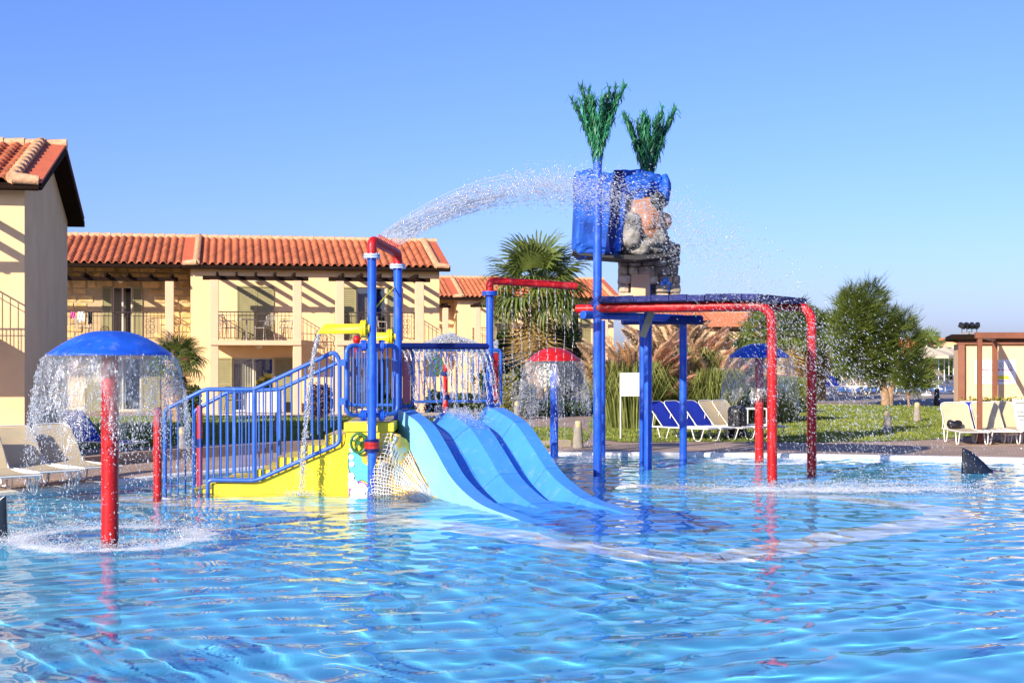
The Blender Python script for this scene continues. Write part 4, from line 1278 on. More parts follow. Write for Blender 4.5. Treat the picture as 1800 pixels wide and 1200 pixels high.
fin('black fin cut off by the left edge of the picture', PX(13, 15.4), 15.4, .6, .47, -1)

# what stands in the water is lit through it
for o_ in bpy.data.objects:
    if o_.type == 'MESH' and o_.parent is not None and o_.name.split('.')[0] in ('slide', 'slide_skirt', 'pole', 'arch_pipe', 'base', 'step', 'post', 'stair_side'):
        o_.cycles.is_caustics_receiver = True
# ================================================================== plants
mat('palm_leaf', (0.085, 0.135, 0.022), rough=0.5, vary=0.25, scale=2, c2=(0.17, 0.21, 0.045), transl=0.35, rnd=0.35)
mat('palm_dead', (0.34, 0.23, 0.085), rough=0.9, vary=0.3, scale=4, transl=0.15, rnd=0.25)
mat('palm_trunk', (0.20, 0.115, 0.055), rough=0.95, vary=0.4, scale=9, c2=(0.32, 0.20, 0.10), bump=0.8, bscale=14)
mat('tamarisk_leaf', (0.050, 0.095, 0.012), rough=0.8, vary=0.4, scale=0.9, c2=(0.15, 0.19, 0.024), transl=0.35)
mat('bark_pale', (0.32, 0.20, 0.11), rough=0.95, vary=0.3, scale=8, bump=0.5, bscale=20)
mat('leaf_dark', (0.022, 0.045, 0.012), rough=0.6, vary=0.35, scale=2, c2=(0.05, 0.085, 0.02), transl=0.25)
mat('leaf_mid', (0.045, 0.085, 0.018), rough=0.6, vary=0.35, scale=2, c2=(0.10, 0.14, 0.03), transl=0.3)
mat('leaf_yellow', (0.20, 0.20, 0.03), rough=0.6, vary=0.3, scale=3, c2=(0.34, 0.30, 0.05), transl=0.3)
mat('leaf_grey', (0.16, 0.17, 0.12), rough=0.7, vary=0.3, scale=3, c2=(0.30, 0.29, 0.22), transl=0.25)
mat('leaf_red', (0.085, 0.045, 0.030), rough=0.6, vary=0.4, scale=4, c2=(0.22, 0.12, 0.07), transl=0.25)
mat('pampas_leaf', (0.14, 0.18, 0.030), rough=0.7, vary=0.35, scale=1.5, c2=(0.28, 0.30, 0.08), transl=0.35)
mat('plume', (0.76, 0.55, 0.34), rough=0.95, vary=0.2, scale=5, c2=(0.84, 0.66, 0.45), transl=0.4, rnd=0.25)
mat('plume_rust', (0.64, 0.37, 0.24), rough=0.95, vary=0.2, scale=5, c2=(0.74, 0.48, 0.33), transl=0.4, rnd=0.25)
def fan_leaf(seed, pet=.75, R=.9, n=24, droop=.25, mt='palm_leaf'):
    r = random.Random(seed); mb = MB()
    pt = [Vector((pet*i/5, 0, -.05*pet*(i/5)**2)) for i in range(6)]
    mb.tube(pt, [.022-.010*i/5 for i in range(6)], 5)
    o = pt[-1]
    for k in range(n):
        a = radians(-105+210*k/(n-1))+r.uniform(-.03, .03)
        L_ = R*(.72+.28*cos(a*.8))*r.uniform(.88, 1.05)
        d = Vector((cos(a), sin(a), 0)); sd = Vector((-sin(a), cos(a), 0)); w = .030
        z0 = .02*(1 if k % 2 else -1)
        p1 = o+d*L_*.55+Vector((0, 0, .06-droop*.10)); p2 = o+d*L_*.85+Vector((0, 0, -.02-droop*.35*r.uniform(.6, 1.4))); p3 = o+d*L_*(.97)+Vector((0, 0, -.08-droop*.8*r.uniform(.5, 1.5)))
        mb.add([o, o+Vector((0, 0, z0)), p1-sd*w, p1+sd*w, p2-sd*w*.7, p2+sd*w*.7, p3], [(0,2,3), (2,4,5,3), (4,6,5)])
    me = bpy.data.meshes.new('frond'); me.from_pydata(mb.v, [], mb.f); me.materials.append(MATS[mt]); me.update()
    return me
FAN = [fan_leaf(i, droop=.15+.12*i) for i in range(4)]
FAND = [fan_leaf(20+i, pet=.5, R=.7, n=16, droop=.9, mt='palm_dead') for i in range(2)]
def fan_palm(label, x, y, zc, tr, sc, nf, nd, seed, group='fan palms', trunk_up=.2, emax=85, emin=-25):
    r = random.Random(seed)
    t = thing('fan_palm', label, 'palm tree', (x, y, 0), r.uniform(0, 6), group)
    mb = MB(); K = 18
    mb.tube([(0.05*sin(i*.7)*tr, .05*cos(i*.5)*tr, zc*i/K+.0) for i in range(K+1)], [tr*(1.1-.25*i/K)*r.uniform(.92, 1.08) for i in range(K+1)], 14)
    for i in range(int(60*zc/4)):                     # leaf-base stubs
        a = i*2.4; z = zc*(.1+.9*i/(60*zc/4)); d = Vector((cos(a), sin(a), 0)); p = d*tr*.9+Vector((0, 0, z))
        sd = Vector((-sin(a), cos(a), 0))*.05
        mb.add([p-sd, p+sd, p+d*.10+Vector((0, 0, .13))+sd*.6, p+d*.10+Vector((0, 0, .13))-sd*.6], [(0,1,2,3)])
    mb.build('trunk', 'palm_trunk', t)
    for i in range(nf):
        f = (i+.5)/nf
        el = radians(emax-(emax-emin)*f**.8+r.uniform(-8, 8)); a = i*2.39996+r.uniform(-.2, .2)
        o = link('frond', FAN[min(3, int(f*4))], t)
        M = Matrix.Translation((0, 0, zc+trunk_up*(1-f))) @ Matrix.Rotation(a, 4, 'Z') @ Matrix.Rotation(-el, 4, 'Y') @ Matrix.Rotation(r.uniform(-.5, .5), 4, 'X')
        o.matrix_local = M @ Matrix.Diagonal((sc*r.uniform(.85, 1.1),)*3+(1,))
    for i in range(nd):
        a = i*2.4+r.uniform(-.2, .2); el = radians(-55-r.uniform(0, 32))
        o = link('dead_frond', FAND[i % 2], t)
        o.matrix_local = Matrix.Translation((0, 0, zc-r.uniform(.05, .7)*sc)) @ Matrix.Rotation(a, 4, 'Z') @ Matrix.Rotation(-el, 4, 'Y') @ Matrix.Diagonal((sc*r.uniform(.8, 1.1),)*3+(1,))
    return t
fan_palm('big fan palm in front of the middle house', PX(943, 48), 48, 4.15, .27, 1.36, 36, 14, 3, emin=-22)
fan_palm('squat fan palm behind the right red arch pole', PX(1398, 58), 58, 2.9, .3, .95, 34, 26, 5)
fan_palm('squat fan palm left of the right red arch pole', PX(1345, 62), 62, 2.9, .3, .95, 34, 26, 6)
fan_palm('fan palm just left of the tamarisk tree', PX(1440, 60), 60, 2.7, .28, .9, 30, 20, 7)
fan_palm('distant fan palm right of the tamarisk tree', PX(1632, 84), 84, 2.2, .25, .9, 26, 10, 8)
fan_palm('dark young palm against the stone wing', PX(313, 40.5), 40.5, 1.75, .16, .62, 22, 6, 9, emax=70, emin=-10)

def leaves(mb, c, rad, n, size, r, shell=.45, aspect=1.7):
    c = Vector(c)
    for _ in range(n):
        d = Vector((r.gauss(0, 1), r.gauss(0, 1), r.gauss(0, 1))).normalized()
        k = shell+(1-shell)*r.random()**.5
        k *= 1+.22*noise.noise(d*2.2+c)
        p = c+Vector((d.x*rad[0], d.y*rad[1], d.z*rad[2]))*k
        u = Vector((r.gauss(0, 1), r.gauss(0, 1), r.gauss(0, 1))).normalized(); w = u.orthogonal().normalized()
        s = size*r.uniform(.6, 1.3)
        mb.add([p-w*s*.5, p+u*s*aspect*.5, p+w*s*.5, p-u*s*aspect*.5], [(0,1,2,3)])
def shrub(label, px, D, y_top, wpx, mt, n=900, size=.07, seed=1, name='shrub', cat='shrub', lumps=5, dep=None, z0=.06, group='shrubs round the lawns'):
    r = random.Random(seed); w = wpx*D/F; zt = PZ(y_top, D); h = zt-z0
    t = thing(name, label, cat, (PX(px, D), D, z0), 0, group)
    mb = MB()
    for i in range(lumps):
        cx = w*.32*r.uniform(-1, 1); cy = (dep or w*.5)*.4*r.uniform(-1, 1); hh = h*r.uniform(.35, .5)
        leaves(mb, (cx, cy, h-hh*r.uniform(1.0, 1.25)), (w*.26, (dep or w*.5)*.4, hh), n//lumps, size, r)
    leaves(mb, (0, 0, h*.45), (w*.5, (dep or w*.5)*.5, h*.5), n//2, size, r)
    mb.build('foliage', mt, t)
    mb = MB()
    for i in range(5):
        a = i*1.3; mb.tube([(.03*cos(a), .03*sin(a), 0), (.15*w*cos(a), .15*w*sin(a), h*.6)], [.025, .008], 5)
    mb.build('stem', 'bark_pale', t)
    return t
shrub('round green bush beside the young dark palm', 329, 43, 676, 42, 'leaf_mid', 1400, .07, 2)
shrub('reddish leaved bush against the house column', 561, 42.5, 672, 46, 'leaf_red', 1400, .07, 3)
shrub('dark green shrub behind the slide top', 768, 40, 684, 44, 'leaf_dark', 1300, .07, 4)
shrub('low green shrub behind the right slide', 822, 41, 688, 56, 'leaf_mid', 1300, .07, 5)
shrub('yellow green shrub beside the red guard panel', 894, 44, 652, 36, 'leaf_yellow', 1200, .08, 6)
shrub('pale flowering shrub left of the red mushroom', 922, 43, 668, 44, 'leaf_grey', 1500, .07, 7)
shrub('tall dark evergreen shrub right of the palm trunk', 990, 51, 558, 66, 'leaf_dark', 3000, .09, 8, lumps=8)
shrub('tall dark evergreen shrub left of the palm trunk', 893, 52, 570, 62, 'leaf_dark', 2800, .09, 9, lumps=8)
shrub('pale pink flowering shrub right of the red mushroom', 1040, 46, 668, 34, 'leaf_grey', 1000, .08, 10)
shrub('low dark hedge behind the red mushroom', 985, 45, 702, 170, 'leaf_dark', 3600, .06, 11, name='hedge', cat='hedge', lumps=14, dep=.7)
shrub('variegated yellow hedge in front of the kiosk wall', 1752, 35.5, 697, 170, 'leaf_yellow', 3200, .06, 12, name='hedge', cat='hedge', lumps=14, dep=.7)
shrub('dark bush beyond the blue loungers', 1372, 47, 668, 90, 'leaf_dark', 2600, .08, 13, lumps=8)
# distant tree line
for i, (px, D, yt, w, mt, lab) in enumerate((
    (1335, 105, 585, 60, 'leaf_mid', 'distant green tree between the two red arch poles'),
    (1300, 96, 590, 46, 'leaf_dark', 'distant dark tree left of the first red arch pole'),
    (1432, 98, 600, 44, 'leaf_grey', 'distant greyish tree just right of the red arch'),
    (1478, 104, 612, 52, 'leaf_dark', 'distant dark tree behind the tamarisk trunk'),
    (1562, 108, 608, 60, 'leaf_mid', 'distant tree hidden behind the tamarisk crown'),
    (1660, 112, 618, 70, 'leaf_mid', 'distant low trees left of the kiosk'),
    (1210, 90, 602, 60, 'leaf_mid', 'distant tree behind the pampas plumes'),
    (1110, 88, 606, 60, 'leaf_dark', 'distant tree behind the white notice board'),
    (880, 66, 640, 90, 'leaf_dark', 'dark planting at the foot of the palm house'),
    (700, 45.0, 700, 60, 'leaf_dark', 'dark planting behind the tower railing'))):
    shrub(lab, px, D, yt, w, mt, 2200, .05*D/30, 40+i, name='distant_tree', cat='tree', lumps=8, group='distant trees and planting')

# tamarisk tree
def tamarisk(label, px, D, blobs, forks, n, seed, group):
    r = random.Random(seed)
    t = thing('tamarisk_tree', label, 'tree', (PX(px, D), D, .06), 0, group)
    k = D/F; x0 = PX(px, D)
    mb = MB()
    for path, rad in forks:
        pts = [Vector((PX(a, D)-x0, dy, PZ(b_, D)-.06)) for a, b_, dy in path]
        mb.tube(fillet(pts, .3, 3), [rad*(1-.6*i/(len(fillet(pts, .3, 3))-1)) for i in range(len(fillet(pts, .3, 3)))], 8)
    mb.build('trunk', 'bark_pale', t)
    mb = MB()
    tot = sum(b[2]*b[3] for b in blobs)
    for (cx, cy, rx, rz) in blobs:
        c = Vector((PX(cx, D)-x0, r.uniform(-.3, .3), PZ(cy, D)-.06)); R = Vector((rx*k, min(rx*k, 1.1), rz*k))
        for _ in range(int(n*rx*rz/tot)):
            d = Vector((r.gauss(0, 1), r.gauss(0, 1), r.gauss(0, 1))).normalized()
            q = (.35+.65*r.random()**.5)*(1+.50*noise.noise(d*2.6+c*1.7))
            p = c+Vector((d.x*R.x, d.y*R.y, d.z*R.z))*q
            ax = (Vector((d.x, d.y, d.z*.6+.55))+Vector((r.gauss(0, .35), r.gauss(0, .35), r.gauss(0, .25)))).normalized()
            L_ = r.uniform(.16, .40)*(1.7 if r.random() < .10 else 1)
            for q_ in range(5):
                dd = (ax+Vector((r.gauss(0, .28), r.gauss(0, .28), r.gauss(0, .28)))).normalized()
                s = dd.orthogonal().normalized()*.012
                b0 = p+ax*L_*.15*q_
                mb.add([b0-s, b0+s, b0+dd*L_*r.uniform(.5, 1)], [(0,1,2)])
    mb.build('crown', 'tamarisk_leaf', t)
tamarisk('bushy feathery tamarisk tree on the right lawn', 1560, 54, [(1505, 560, 40, 48), (1528, 528, 28, 30), (1484, 592, 30, 40), (1545, 575, 34, 40), (1590, 606, 34, 44), (1566, 648, 44, 34), (1606, 650, 28, 34), (1512, 638, 40, 32), (1494, 536, 20, 30), (1535, 615, 40, 36), (1580, 570, 18, 22)],
         [([(1557, 716, 0), (1557, 690, 0), (1545, 655, .1), (1515, 590, .1)], .20), ([(1563, 716, .05), (1566, 680, 0), (1580, 640, -.1), (1595, 590, 0)], .17)], 9500, 3, 'tamarisk trees')
tamarisk('small tamarisk sapling right of the bushy tree', 1598, 52.5, [(1606, 672, 26, 20), (1592, 662, 18, 18), (1618, 664, 16, 12)], [([(1598, 717, 0), (1596, 690, 0), (1590, 665, 0)], .05), ([(1597, 700, 0), (1606, 672, 0)], .04)], 900, 4, 'tamarisk trees')

# pampas grass
def plume_mesh(seed, mt):
    r = random.Random(seed); mb = MB()
    rib = [Vector((.16*(i/9)**2, 0, .85*i/9-.10*(i/9)**3)) for i in range(10)]
    mb.tube(rib, .006, 4)
    for k in range(480):
        t = r.uniform(.12, 1.0); i = min(int(t*9), 8); p = rib[i].lerp(rib[i+1], t*9-i)
        wid = .12*sin(pi*(.12+.86*t)**.8)+.015
        a = r.uniform(0, 2*pi); d = Vector((cos(a)*wid+.05, sin(a)*wid, r.uniform(.02, .12)))
        s = Vector((-sin(a), cos(a), 0))*.012
        mb.add([p-s, p+s, p+d+Vector((0, 0, -.03))], [(0,1,2)])
    me = bpy.data.meshes.new('plume'); me.from_pydata(mb.v, [], mb.f); me.materials.append(MATS[mt]); me.update(); return me
PL = [plume_mesh(i, 'plume') for i in range(3)]+[plume_mesh(9+i, 'plume_rust') for i in range(2)]
def grass_clump(label, px, D, wpx, top, n, npl, seed, plumes=True, name='pampas_grass'):
    r = random.Random(seed); w = wpx*D/F/2; zt = PZ(top, D)
    t = thing(name, label, 'ornamental grass', (PX(px, D), D, .06), 0, 'pampas grass clumps')
    mb = MB(); H = zt*.72
    for _ in range(n):
        a = r.uniform(0, 2*pi); q = sqrt(r.random()); bx, by = cos(a)*q*w*.75, sin(a)*q*w*.6
        out = Vector((cos(a)*q+r.gauss(0, .25), sin(a)*q*.7+r.gauss(0, .25), 0)); h = H*r.uniform(.6, 1.05); L_ = r.uniform(.25, .75)
        p = Vector((bx, by, 0)); s = Vector((r.gauss(0, 1), r.gauss(0, 1), 0)).normalized()*.014
        p1 = p+out*L_*.25+Vector((0, 0, h*.6)); p2 = p+out*L_*.65+Vector((0, 0, h*.95)); p3 = p+out*L_*1.15+Vector((0, 0, h*(.95-r.uniform(.1, .4))))
        mb.add([p-s, p+s, p1-s, p1+s, p2-s*.7, p2+s*.7, p3], [(0,1,3,2), (2,3,5,4), (4,5,6)])
    mb.build('leaves', 'pampas_leaf', t)
    for i in range(npl):
        fx = r.uniform(-1, 1); x_ = fx*w*.95; y_ = r.uniform(-.7, .4)*w*.6
        o = link('plume', PL[(i % 3) if (fx < .15 or r.random() < .3) else 3+i % 2], t)
        z = zt*r.uniform(.45, .70) if i % 3 else zt*r.uniform(.25, .50)
        ang = 0.0 if fx > 0 else pi
        o.matrix_local = Matrix.Translation((x_, y_, z)) @ Matrix.Rotation(ang+r.uniform(-.8, .8), 4, 'Z') @ Matrix.Rotation(abs(fx)*.55+r.uniform(-.1, .25), 4, 'Y') @ Matrix.Diagonal((r.uniform(1.05, 1.45),)*3+(1,))
    if npl:
        mb = MB()
        for i in range(npl): mb.tube([(r.uniform(-.5, .5)*w, r.uniform(-.4, .4)*w*.6, .2), (r.uniform(-.9, .9)*w, r.uniform(-.5, .4)*w*.6, zt*.6)], .008, 4)
        mb.build('stalk', 'pampas_leaf', t)
    return t
grass_clump('left half of the pampas grass behind the white notice board', 1112, 37.0, 120, 588, 2600, 54, 2)
grass_clump('tall rusty plumed pampas grass behind the thin blue poles', 1190, 38.2, 130, 556, 3200, 74, 3)
grass_clump('pampas grass with bent plumes left of the small blue mushroom', 1252, 37.6, 76, 606, 1800, 26, 4)
grass_clump('green reed clump behind the small blue mushroom', 1345, 41.0, 150, 632, 4200, 0, 5, name='reed_clump')
# ================================================================== furniture and small things
mat('sling_cream', (0.66, 0.54, 0.33), rough=0.75, vary=0.07, scale=4, transl=0.22, bump=0.1, bscale=80)
mat('sling_blue', (0.012, 0.035, 0.42), rough=0.7, vary=0.12, scale=4, transl=0.15)
mat('alu_white', (0.72, 0.70, 0.66), rough=0.4, vary=0.06)
mat('plastic_white', (0.80, 0.80, 0.79), rough=0.4, vary=0.03)
mat('bollard_grey', (0.27, 0.24, 0.20), rough=0.85, vary=0.2, scale=8, bump=0.3)
mat('bollard_cap', (0.52, 0.40, 0.20), rough=0.6, vary=0.1)
mat('black_wood', (0.014, 0.013, 0.013), rough=0.6, vary=0.3, scale=8)
mat('brown_beam', (0.22, 0.075, 0.035), rough=0.6, vary=0.15, scale=3, bump=0.1)
mat('canvas', (0.74, 0.66, 0.48), rough=0.85, vary=0.05, transl=0.3)
mat('towel_blue', (0.02, 0.06, 0.50), rough=0.95, vary=0.1, bump=0.3)
mat('print_yellow', (0.78, 0.66, 0.03), rough=0.6)
mat('print_purple', (0.45, 0.25, 0.34), rough=0.6)
mat('print_grey', (0.35, 0.36, 0.38), rough=0.6)
mat('black_metal', (0.012, 0.012, 0.013), rough=0.4)
mat('chair_metal', (0.42, 0.38, 0.33), rough=0.4, vary=0.1)
mat('cloth_white', (0.66, 0.58, 0.46), rough=0.9, vary=0.05)
mat('pink_cloth', (0.65, 0.10, 0.30), rough=0.9)
def make_lounger(fab):
    t = thing('sun_lounger', 'proto', 'sun lounger', (0, 0, 0))
    w = .31; zs = .31
    hx, hz, tx, tz = .62, zs, .13, .88
    mb = MB()                                                     # side rails
    for s in (-1, 1): mb.tube([(.30, s*w, zs-.01), (1.92, s*w, zs-.01)], .018, 8)
    for x in (.30, 1.92): mb.tube([(x, -w, zs-.01), (x, w, zs-.01)], .016, 8)
    mb.build('frame', 'alu_white', t)
    mb = MB(); k = 8
    for i in range(k):
        x0, x1 = hx+(1.90-hx)*i/k, hx+(1.90-hx)*(i+1)/k
        f = lambda x: zs+.012-.03*sin(pi*(x-hx)/(1.9-hx))
        mb.quad((x0, -w, f(x0)), (x1, -w, f(x1)), (x1, w, f(x1)), (x0, w, f(x0)), True); mb.quad((x0, w, f(x0)-.008), (x1, w, f(x1)-.008), (x1, -w, f(x1)-.008), (x0, -w, f(x0)-.008), True)
    mb.build('seat', fab, t)
    # backrest: sling with rounded upper corners on a bent tube
    bw = w-.005
    P = lambda u_, v_: Vector((hx+(tx-hx)*v_+.05*sin(pi*v_), u_*bw, hz+(tz-hz)*v_))
    mb = MB(); nv = 10; rows_ = []
    for j in range(nv+1):
        v_ = j/nv; cut = 1.0
        if v_ > .86: cut = .80+.20*sqrt(max(0, 1-((v_-.86)/.14)**2))
        rows_.append([P(-cut, v_), P(-cut*.33, v_)+Vector((-.012, 0, 0)), P(cut*.33, v_)+Vector((-.012, 0, 0)), P(cut, v_)])
    vs = [p for rw_ in rows_ for p in rw_]; back = [p+Vector((-.012, 0, -.006)) for p in vs]
    fs = [(4*j+i, 4*j+i+1, 4*j+i+5, 4*j+i+4) for j in range(nv) for i in range(3)]
    mb.add(vs, fs, True); mb.add(back, [tuple(reversed(f)) for f in fs], True)
    mb.build('backrest', fab, t)
    path = fillet([P(-1.05, 0), P(-1.05, 1.03), P(1.05, 1.03), P(1.05, 0)], .16, 5)
    MB().tube(path, .012, 8).build('back_frame', 'alu_white', t)
    for x, dx in ((.62, -.12), (1.62, .10)):
        for s in (-1, 1):
            MB().tube(fillet([(x-.16, s*w, zs-.01), (x-.06, s*w*1.03, .012), (x+.10, s*w*1.03, .012), (x+.20, s*w, zs-.01)], .06, 4), .015, 7).build('leg', 'alu_white', t)
    mb = MB()
    for s in (-1, 1): mb.tube([P(s*.98, .55)+Vector((-.05, 0, -.03)), (.30, s*w*.96, zs)], .010, 6)
    mb.tube([P(-.98, .55)+Vector((-.05, 0, -.03)), P(.98, .55)+Vector((-.05, 0, -.03))], .009, 6)
    mb.build('support', 'alu_white', t)
    return freeze(t)
LC = make_lounger('sling_cream'); LB = make_lounger('sling_blue')
used = {}
def place(proto, loc, rz, label, group, scale=None):
    if proto.name not in used:
        used[proto.name] = 1; o = proto
        o.location = loc; o.rotation_euler = (0, 0, rz); o['label'] = label; o['group'] = group
        if scale: o.scale = (scale,)*3
        return o
    return dup(proto, loc, rz, label, group, scale)
gL = 'cream loungers on the left deck'
for px, D, rz, lab in ((-48, 20.6, -50, 'cream sun lounger cut off by the left picture edge'), (14, 21.4, -48, 'second cream lounger from the left picture edge'), (82, 22.1, -46, 'cream lounger behind the falling water of the left mushroom')):
    place(LC, (PX(px, D), D, GZ), radians(rz), lab, gL)
place(LB, (PX(118, 27.5), 27.5, GZ), radians(-30), 'blue lounger on the lawn behind the left mushroom curtain', 'blue loungers on the lawn')
gB = 'row of loungers behind the canopy poles'
for i, (px, D) in enumerate(((1143, 33.0), (1172, 33.2), (1202, 33.4))):
    place(LB, (PX(px, D), D, GZ), radians(-44), ('leftmost', 'middle', 'rightmost')[i]+' of the three blue loungers behind the canopy poles', gB)
for i, (px, D) in enumerate(((1232, 33.6), (1256, 33.8))):
    place(LC, (PX(px, D), D, GZ), radians(-44), ('cream lounger next to the three blue ones', 'cream lounger next to the black bin')[i], gB)
gR = 'loungers in front of the kiosk'
for px, D, rz, lab in ((1676, 32.0, -93, 'cream lounger with a dark bag, leftmost in front of the kiosk'), (1728, 32.2, -92, 'cream lounger behind the brown post'), (1757, 32.6, -90, 'cream lounger between the brown post and the white plastic lounger')):
    place(LC, (PX(px, D), D+.1, GZ), radians(rz), lab, gR)
place(LB, (PX(1706, 32.5), 32.7, GZ), radians(-92), 'blue lounger between two cream ones in front of the kiosk', gR)
# dark bag
mb = MB(); r = random.Random(3)
def bagmesh(mb):
    for c, rd in (((0, 0, .09), (.17, .10, .09)), ((.1, .02, .12), (.09, .08, .08)), ((-.08, 0, .11), (.08, .09, .10))):
        blobmesh(c, rd, 2.2, 16, 10, .12, 6, 2, mb)
bagmesh(mb); o = mb.build('bag', 'black_metal'); o.location = (PX(1676, 31.4), 31.35, GZ+.31); tag(o, 'crumpled dark bag lying on a cream lounger', 'bag')
# white plastic lounger
t = thing('plastic_lounger', 'white slatted plastic lounger at the right picture edge', 'sun lounger', (PX(1800, 32.0), 32.0, GZ), radians(-92), gR)
w = .34
MB().bevbox(.5, -w, .26, 1.95, w, .34, .02).build('seat', 'plastic_white', t)
for s in (-1, 1):
    MB().tube([(.55, s*(w-.03), .30), (.20, s*(w-.03), .98)], .03, 8).build('back_frame', 'plastic_white', t)
for k in range(7):
    f = (k+.5)/7; x, z = .55-.35*f, .30+.68*f
    mb = MB(); mb.bevbox(-.01, -w+.03, -.042, .012, w-.03, .042, .004, M=Matrix.Translation((x, 0, z)) @ Matrix.Rotation(-.475, 4, 'Y')); mb.build('slat', 'plastic_white', t)
for x in (.65, 1.85):
    for s in (-1, 1): MB().bevbox(x-.04, s*(w-.04)-.04, 0, x+.04, s*(w-.04)+.04, .27, .008).build('leg', 'plastic_white', t)
# bollard lamps
def make_bollard(m='bollard_grey', cap='bollard_cap'):
    t = thing('bollard_lamp', 'proto', 'bollard')
    MB().lathe([(.0, 0), (.125, 0), (.125, .02), (.112, .12), (.085, .44), (.08, .455)], 16).build('body', m, t)
    MB().lathe([(.078, .455), (.08, .53), (.075, .56), (.045, .585), (0, .59)], 16).build('lamp_head', cap, t)
    return freeze(t)
BL = make_bollard(); BK = make_bollard('black_metal', 'black_metal')
for px, py, lab in ((1016, 787, 'grey bollard lamp at the pool edge beside the red mushroom'), (1560, 762, 'grey bollard lamp at the lawn corner below the tamarisk'), (1612, 741, 'grey bollard lamp where the path bends right of the tamarisk'), (321, 802, 'grey bollard lamp seen through the stair rail'), (489, 764, 'grey bollard lamp on the lawn seen between rail bars'), (909, 738, 'small bollard lamp left of the red mushroom')):
    place(BL, (PX(px, DG(py)), DG(py), GZ), 0, lab, 'bollard lamps along the paths')
place(BK, (PX(1647, DG(712)), DG(712), GZ), 0, 'black bollard on the far path left of the kiosk', 'bollard lamps along the paths', 1.15)
# notice board
D = 32.3
t = thing('notice_board', 'blank white notice board on two thin posts before the pampas grass', 'sign', (PX(1108, D), D, GZ))
hw = 18.5*D/F
for s in (-1, 1): MB().tube([(s*(hw-.02), .02, 0), (s*(hw-.02), .02, PZ(657, D)-GZ)], .018, 8).build('post', 'alu_white', t)
bd = MB().bevbox(-hw, -.015, PZ(696, D)-GZ, hw, .004, PZ(655, D)-GZ, .004).build('board', 'plastic_white', t)
for k in range(5):
    y = 668+4*k; l_ = hw*(.45 if k % 2 else .55)
    MB().box(-l_, -.0185, PZ(y+.5, D)-GZ, l_, -.0155, PZ(y-.3, D)-GZ).build('text_line', 'print_grey', bd)
# litter bin
D = 32.6
t = thing('litter_bin', 'black slatted litter bin beside the cream loungers', 'litter bin', (PX(1296, D), D, GZ))
MB().lathe([(0, .05), (.19, .05), (.19, .66), (0, .66)], 14).build('liner', 'black_metal', t)
for k in range(18):
    a = 2*pi*k/18
    mb = MB(); mb.bevbox(.20, -.03, .03, .222, .03, .64, .003, M=Matrix.Rotation(a, 4, 'Z')); mb.build('slat', 'black_wood', t)
MB().lathe([(.235, .64), (.235, .67), (.20, .76), (.10, .80), (0, .805)], 18).build('lid', 'black_metal', t)
MB().tube([(0, -.26, 0), (0, -.26, .75)], .02, 6).build('post', 'black_metal', t)
# small white table by the reeds
D = 36.5
t = thing('side_table', 'white metal table partly behind the dark red pole', 'table', (PX(1328, D), D, GZ))
MB().bevbox(-.27, -.27, .56, .27, .27, .60, .01).build('table_top', 'alu_white', t)
for a in (-1, 1):
    for b_ in (-1, 1): MB().tube([(a*.25, b_*.25, 0), (a*.25, b_*.25, .56)], .018, 6).build('leg', 'alu_white', t)
MB().box(-.25, -.26, .15, .25, -.24, .18).build('stretcher', 'alu_white', t)
# kiosk
D = 38.0; KR = radians(-16)
KO = (PX(1692, D), D)
def at_kiosk(x, y, z): return (KO[0]+x*cos(KR)-y*sin(KR), KO[1]+x*sin(KR)+y*cos(KR), z)
t = thing('kiosk', 'cream kiosk with brown timber posts and a flat roof', 'kiosk', (KO[0], KO[1], GZ), KR)
zt = PZ(604, D)-GZ
MB().box(0, 0, 0, 7.5, 4.5, zt).build('wall', 'plaster', t)
MB().box(-.10, .6, 0, .0, 4.0, zt).build('side_wall', 'plaster_salmon', t)
MB().bevbox(-.32, -.30, zt+.10, 8.0, 5, zt+.26, .02).build('roof', 'dark_wood', t)
MB().bevbox(-.15, -.12, zt-.02, 7.8, -.02, zt+.10, .01).build('beam', 'brown_beam', t)
MB().bevbox(-.12, -.14, 0, .06, .0, zt-.022, .01).build('post', 'brown_beam', t)
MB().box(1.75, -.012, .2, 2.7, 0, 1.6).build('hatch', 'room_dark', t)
# pergola beside the pool
D0 = 31.0
t = thing('pool_pergola', 'brown timber pergola frame over the right loungers', 'pergola', (PX(1722, D0), D0, GZ))
zp = PZ(584, D0)-GZ
MB().bevbox(-.05, -.05, 0, .05, .05, zp-.14, .008).build('post', 'brown_beam', t)
MB().bevbox(PX(1749, 37.2)-PX(1722, D0)-.06, 6.15, 0, PX(1749, 37.2)-PX(1722, D0)+.06, 6.27, zp-.14, .008).build('post', 'brown_beam', t)
MB().bevbox(-.1, -.06, zp-.139, 6.0, .06, zp, .008).build('beam', 'brown_beam', t)
d_ = Vector((PX(1749, 37.2)-PX(1722, D0), 6.2, 0))
for k in range(4):
    mb = MB(); o_ = Vector((1.5*k, 0, 0)); s_ = Vector((.045, 0, 0))
    vs = [o_-s_, o_+s_, o_+d_+s_, o_+d_-s_]
    mb.add([v+Vector((0, .061, zp-.13)) for v in vs]+[v+Vector((0, .061, zp-.01)) for v in vs], [(0,3,2,1),(4,5,6,7),(0,1,5,4),(1,2,6,5),(2,3,7,6),(3,0,4,7)]); mb.build('rafter', 'brown_beam', t)
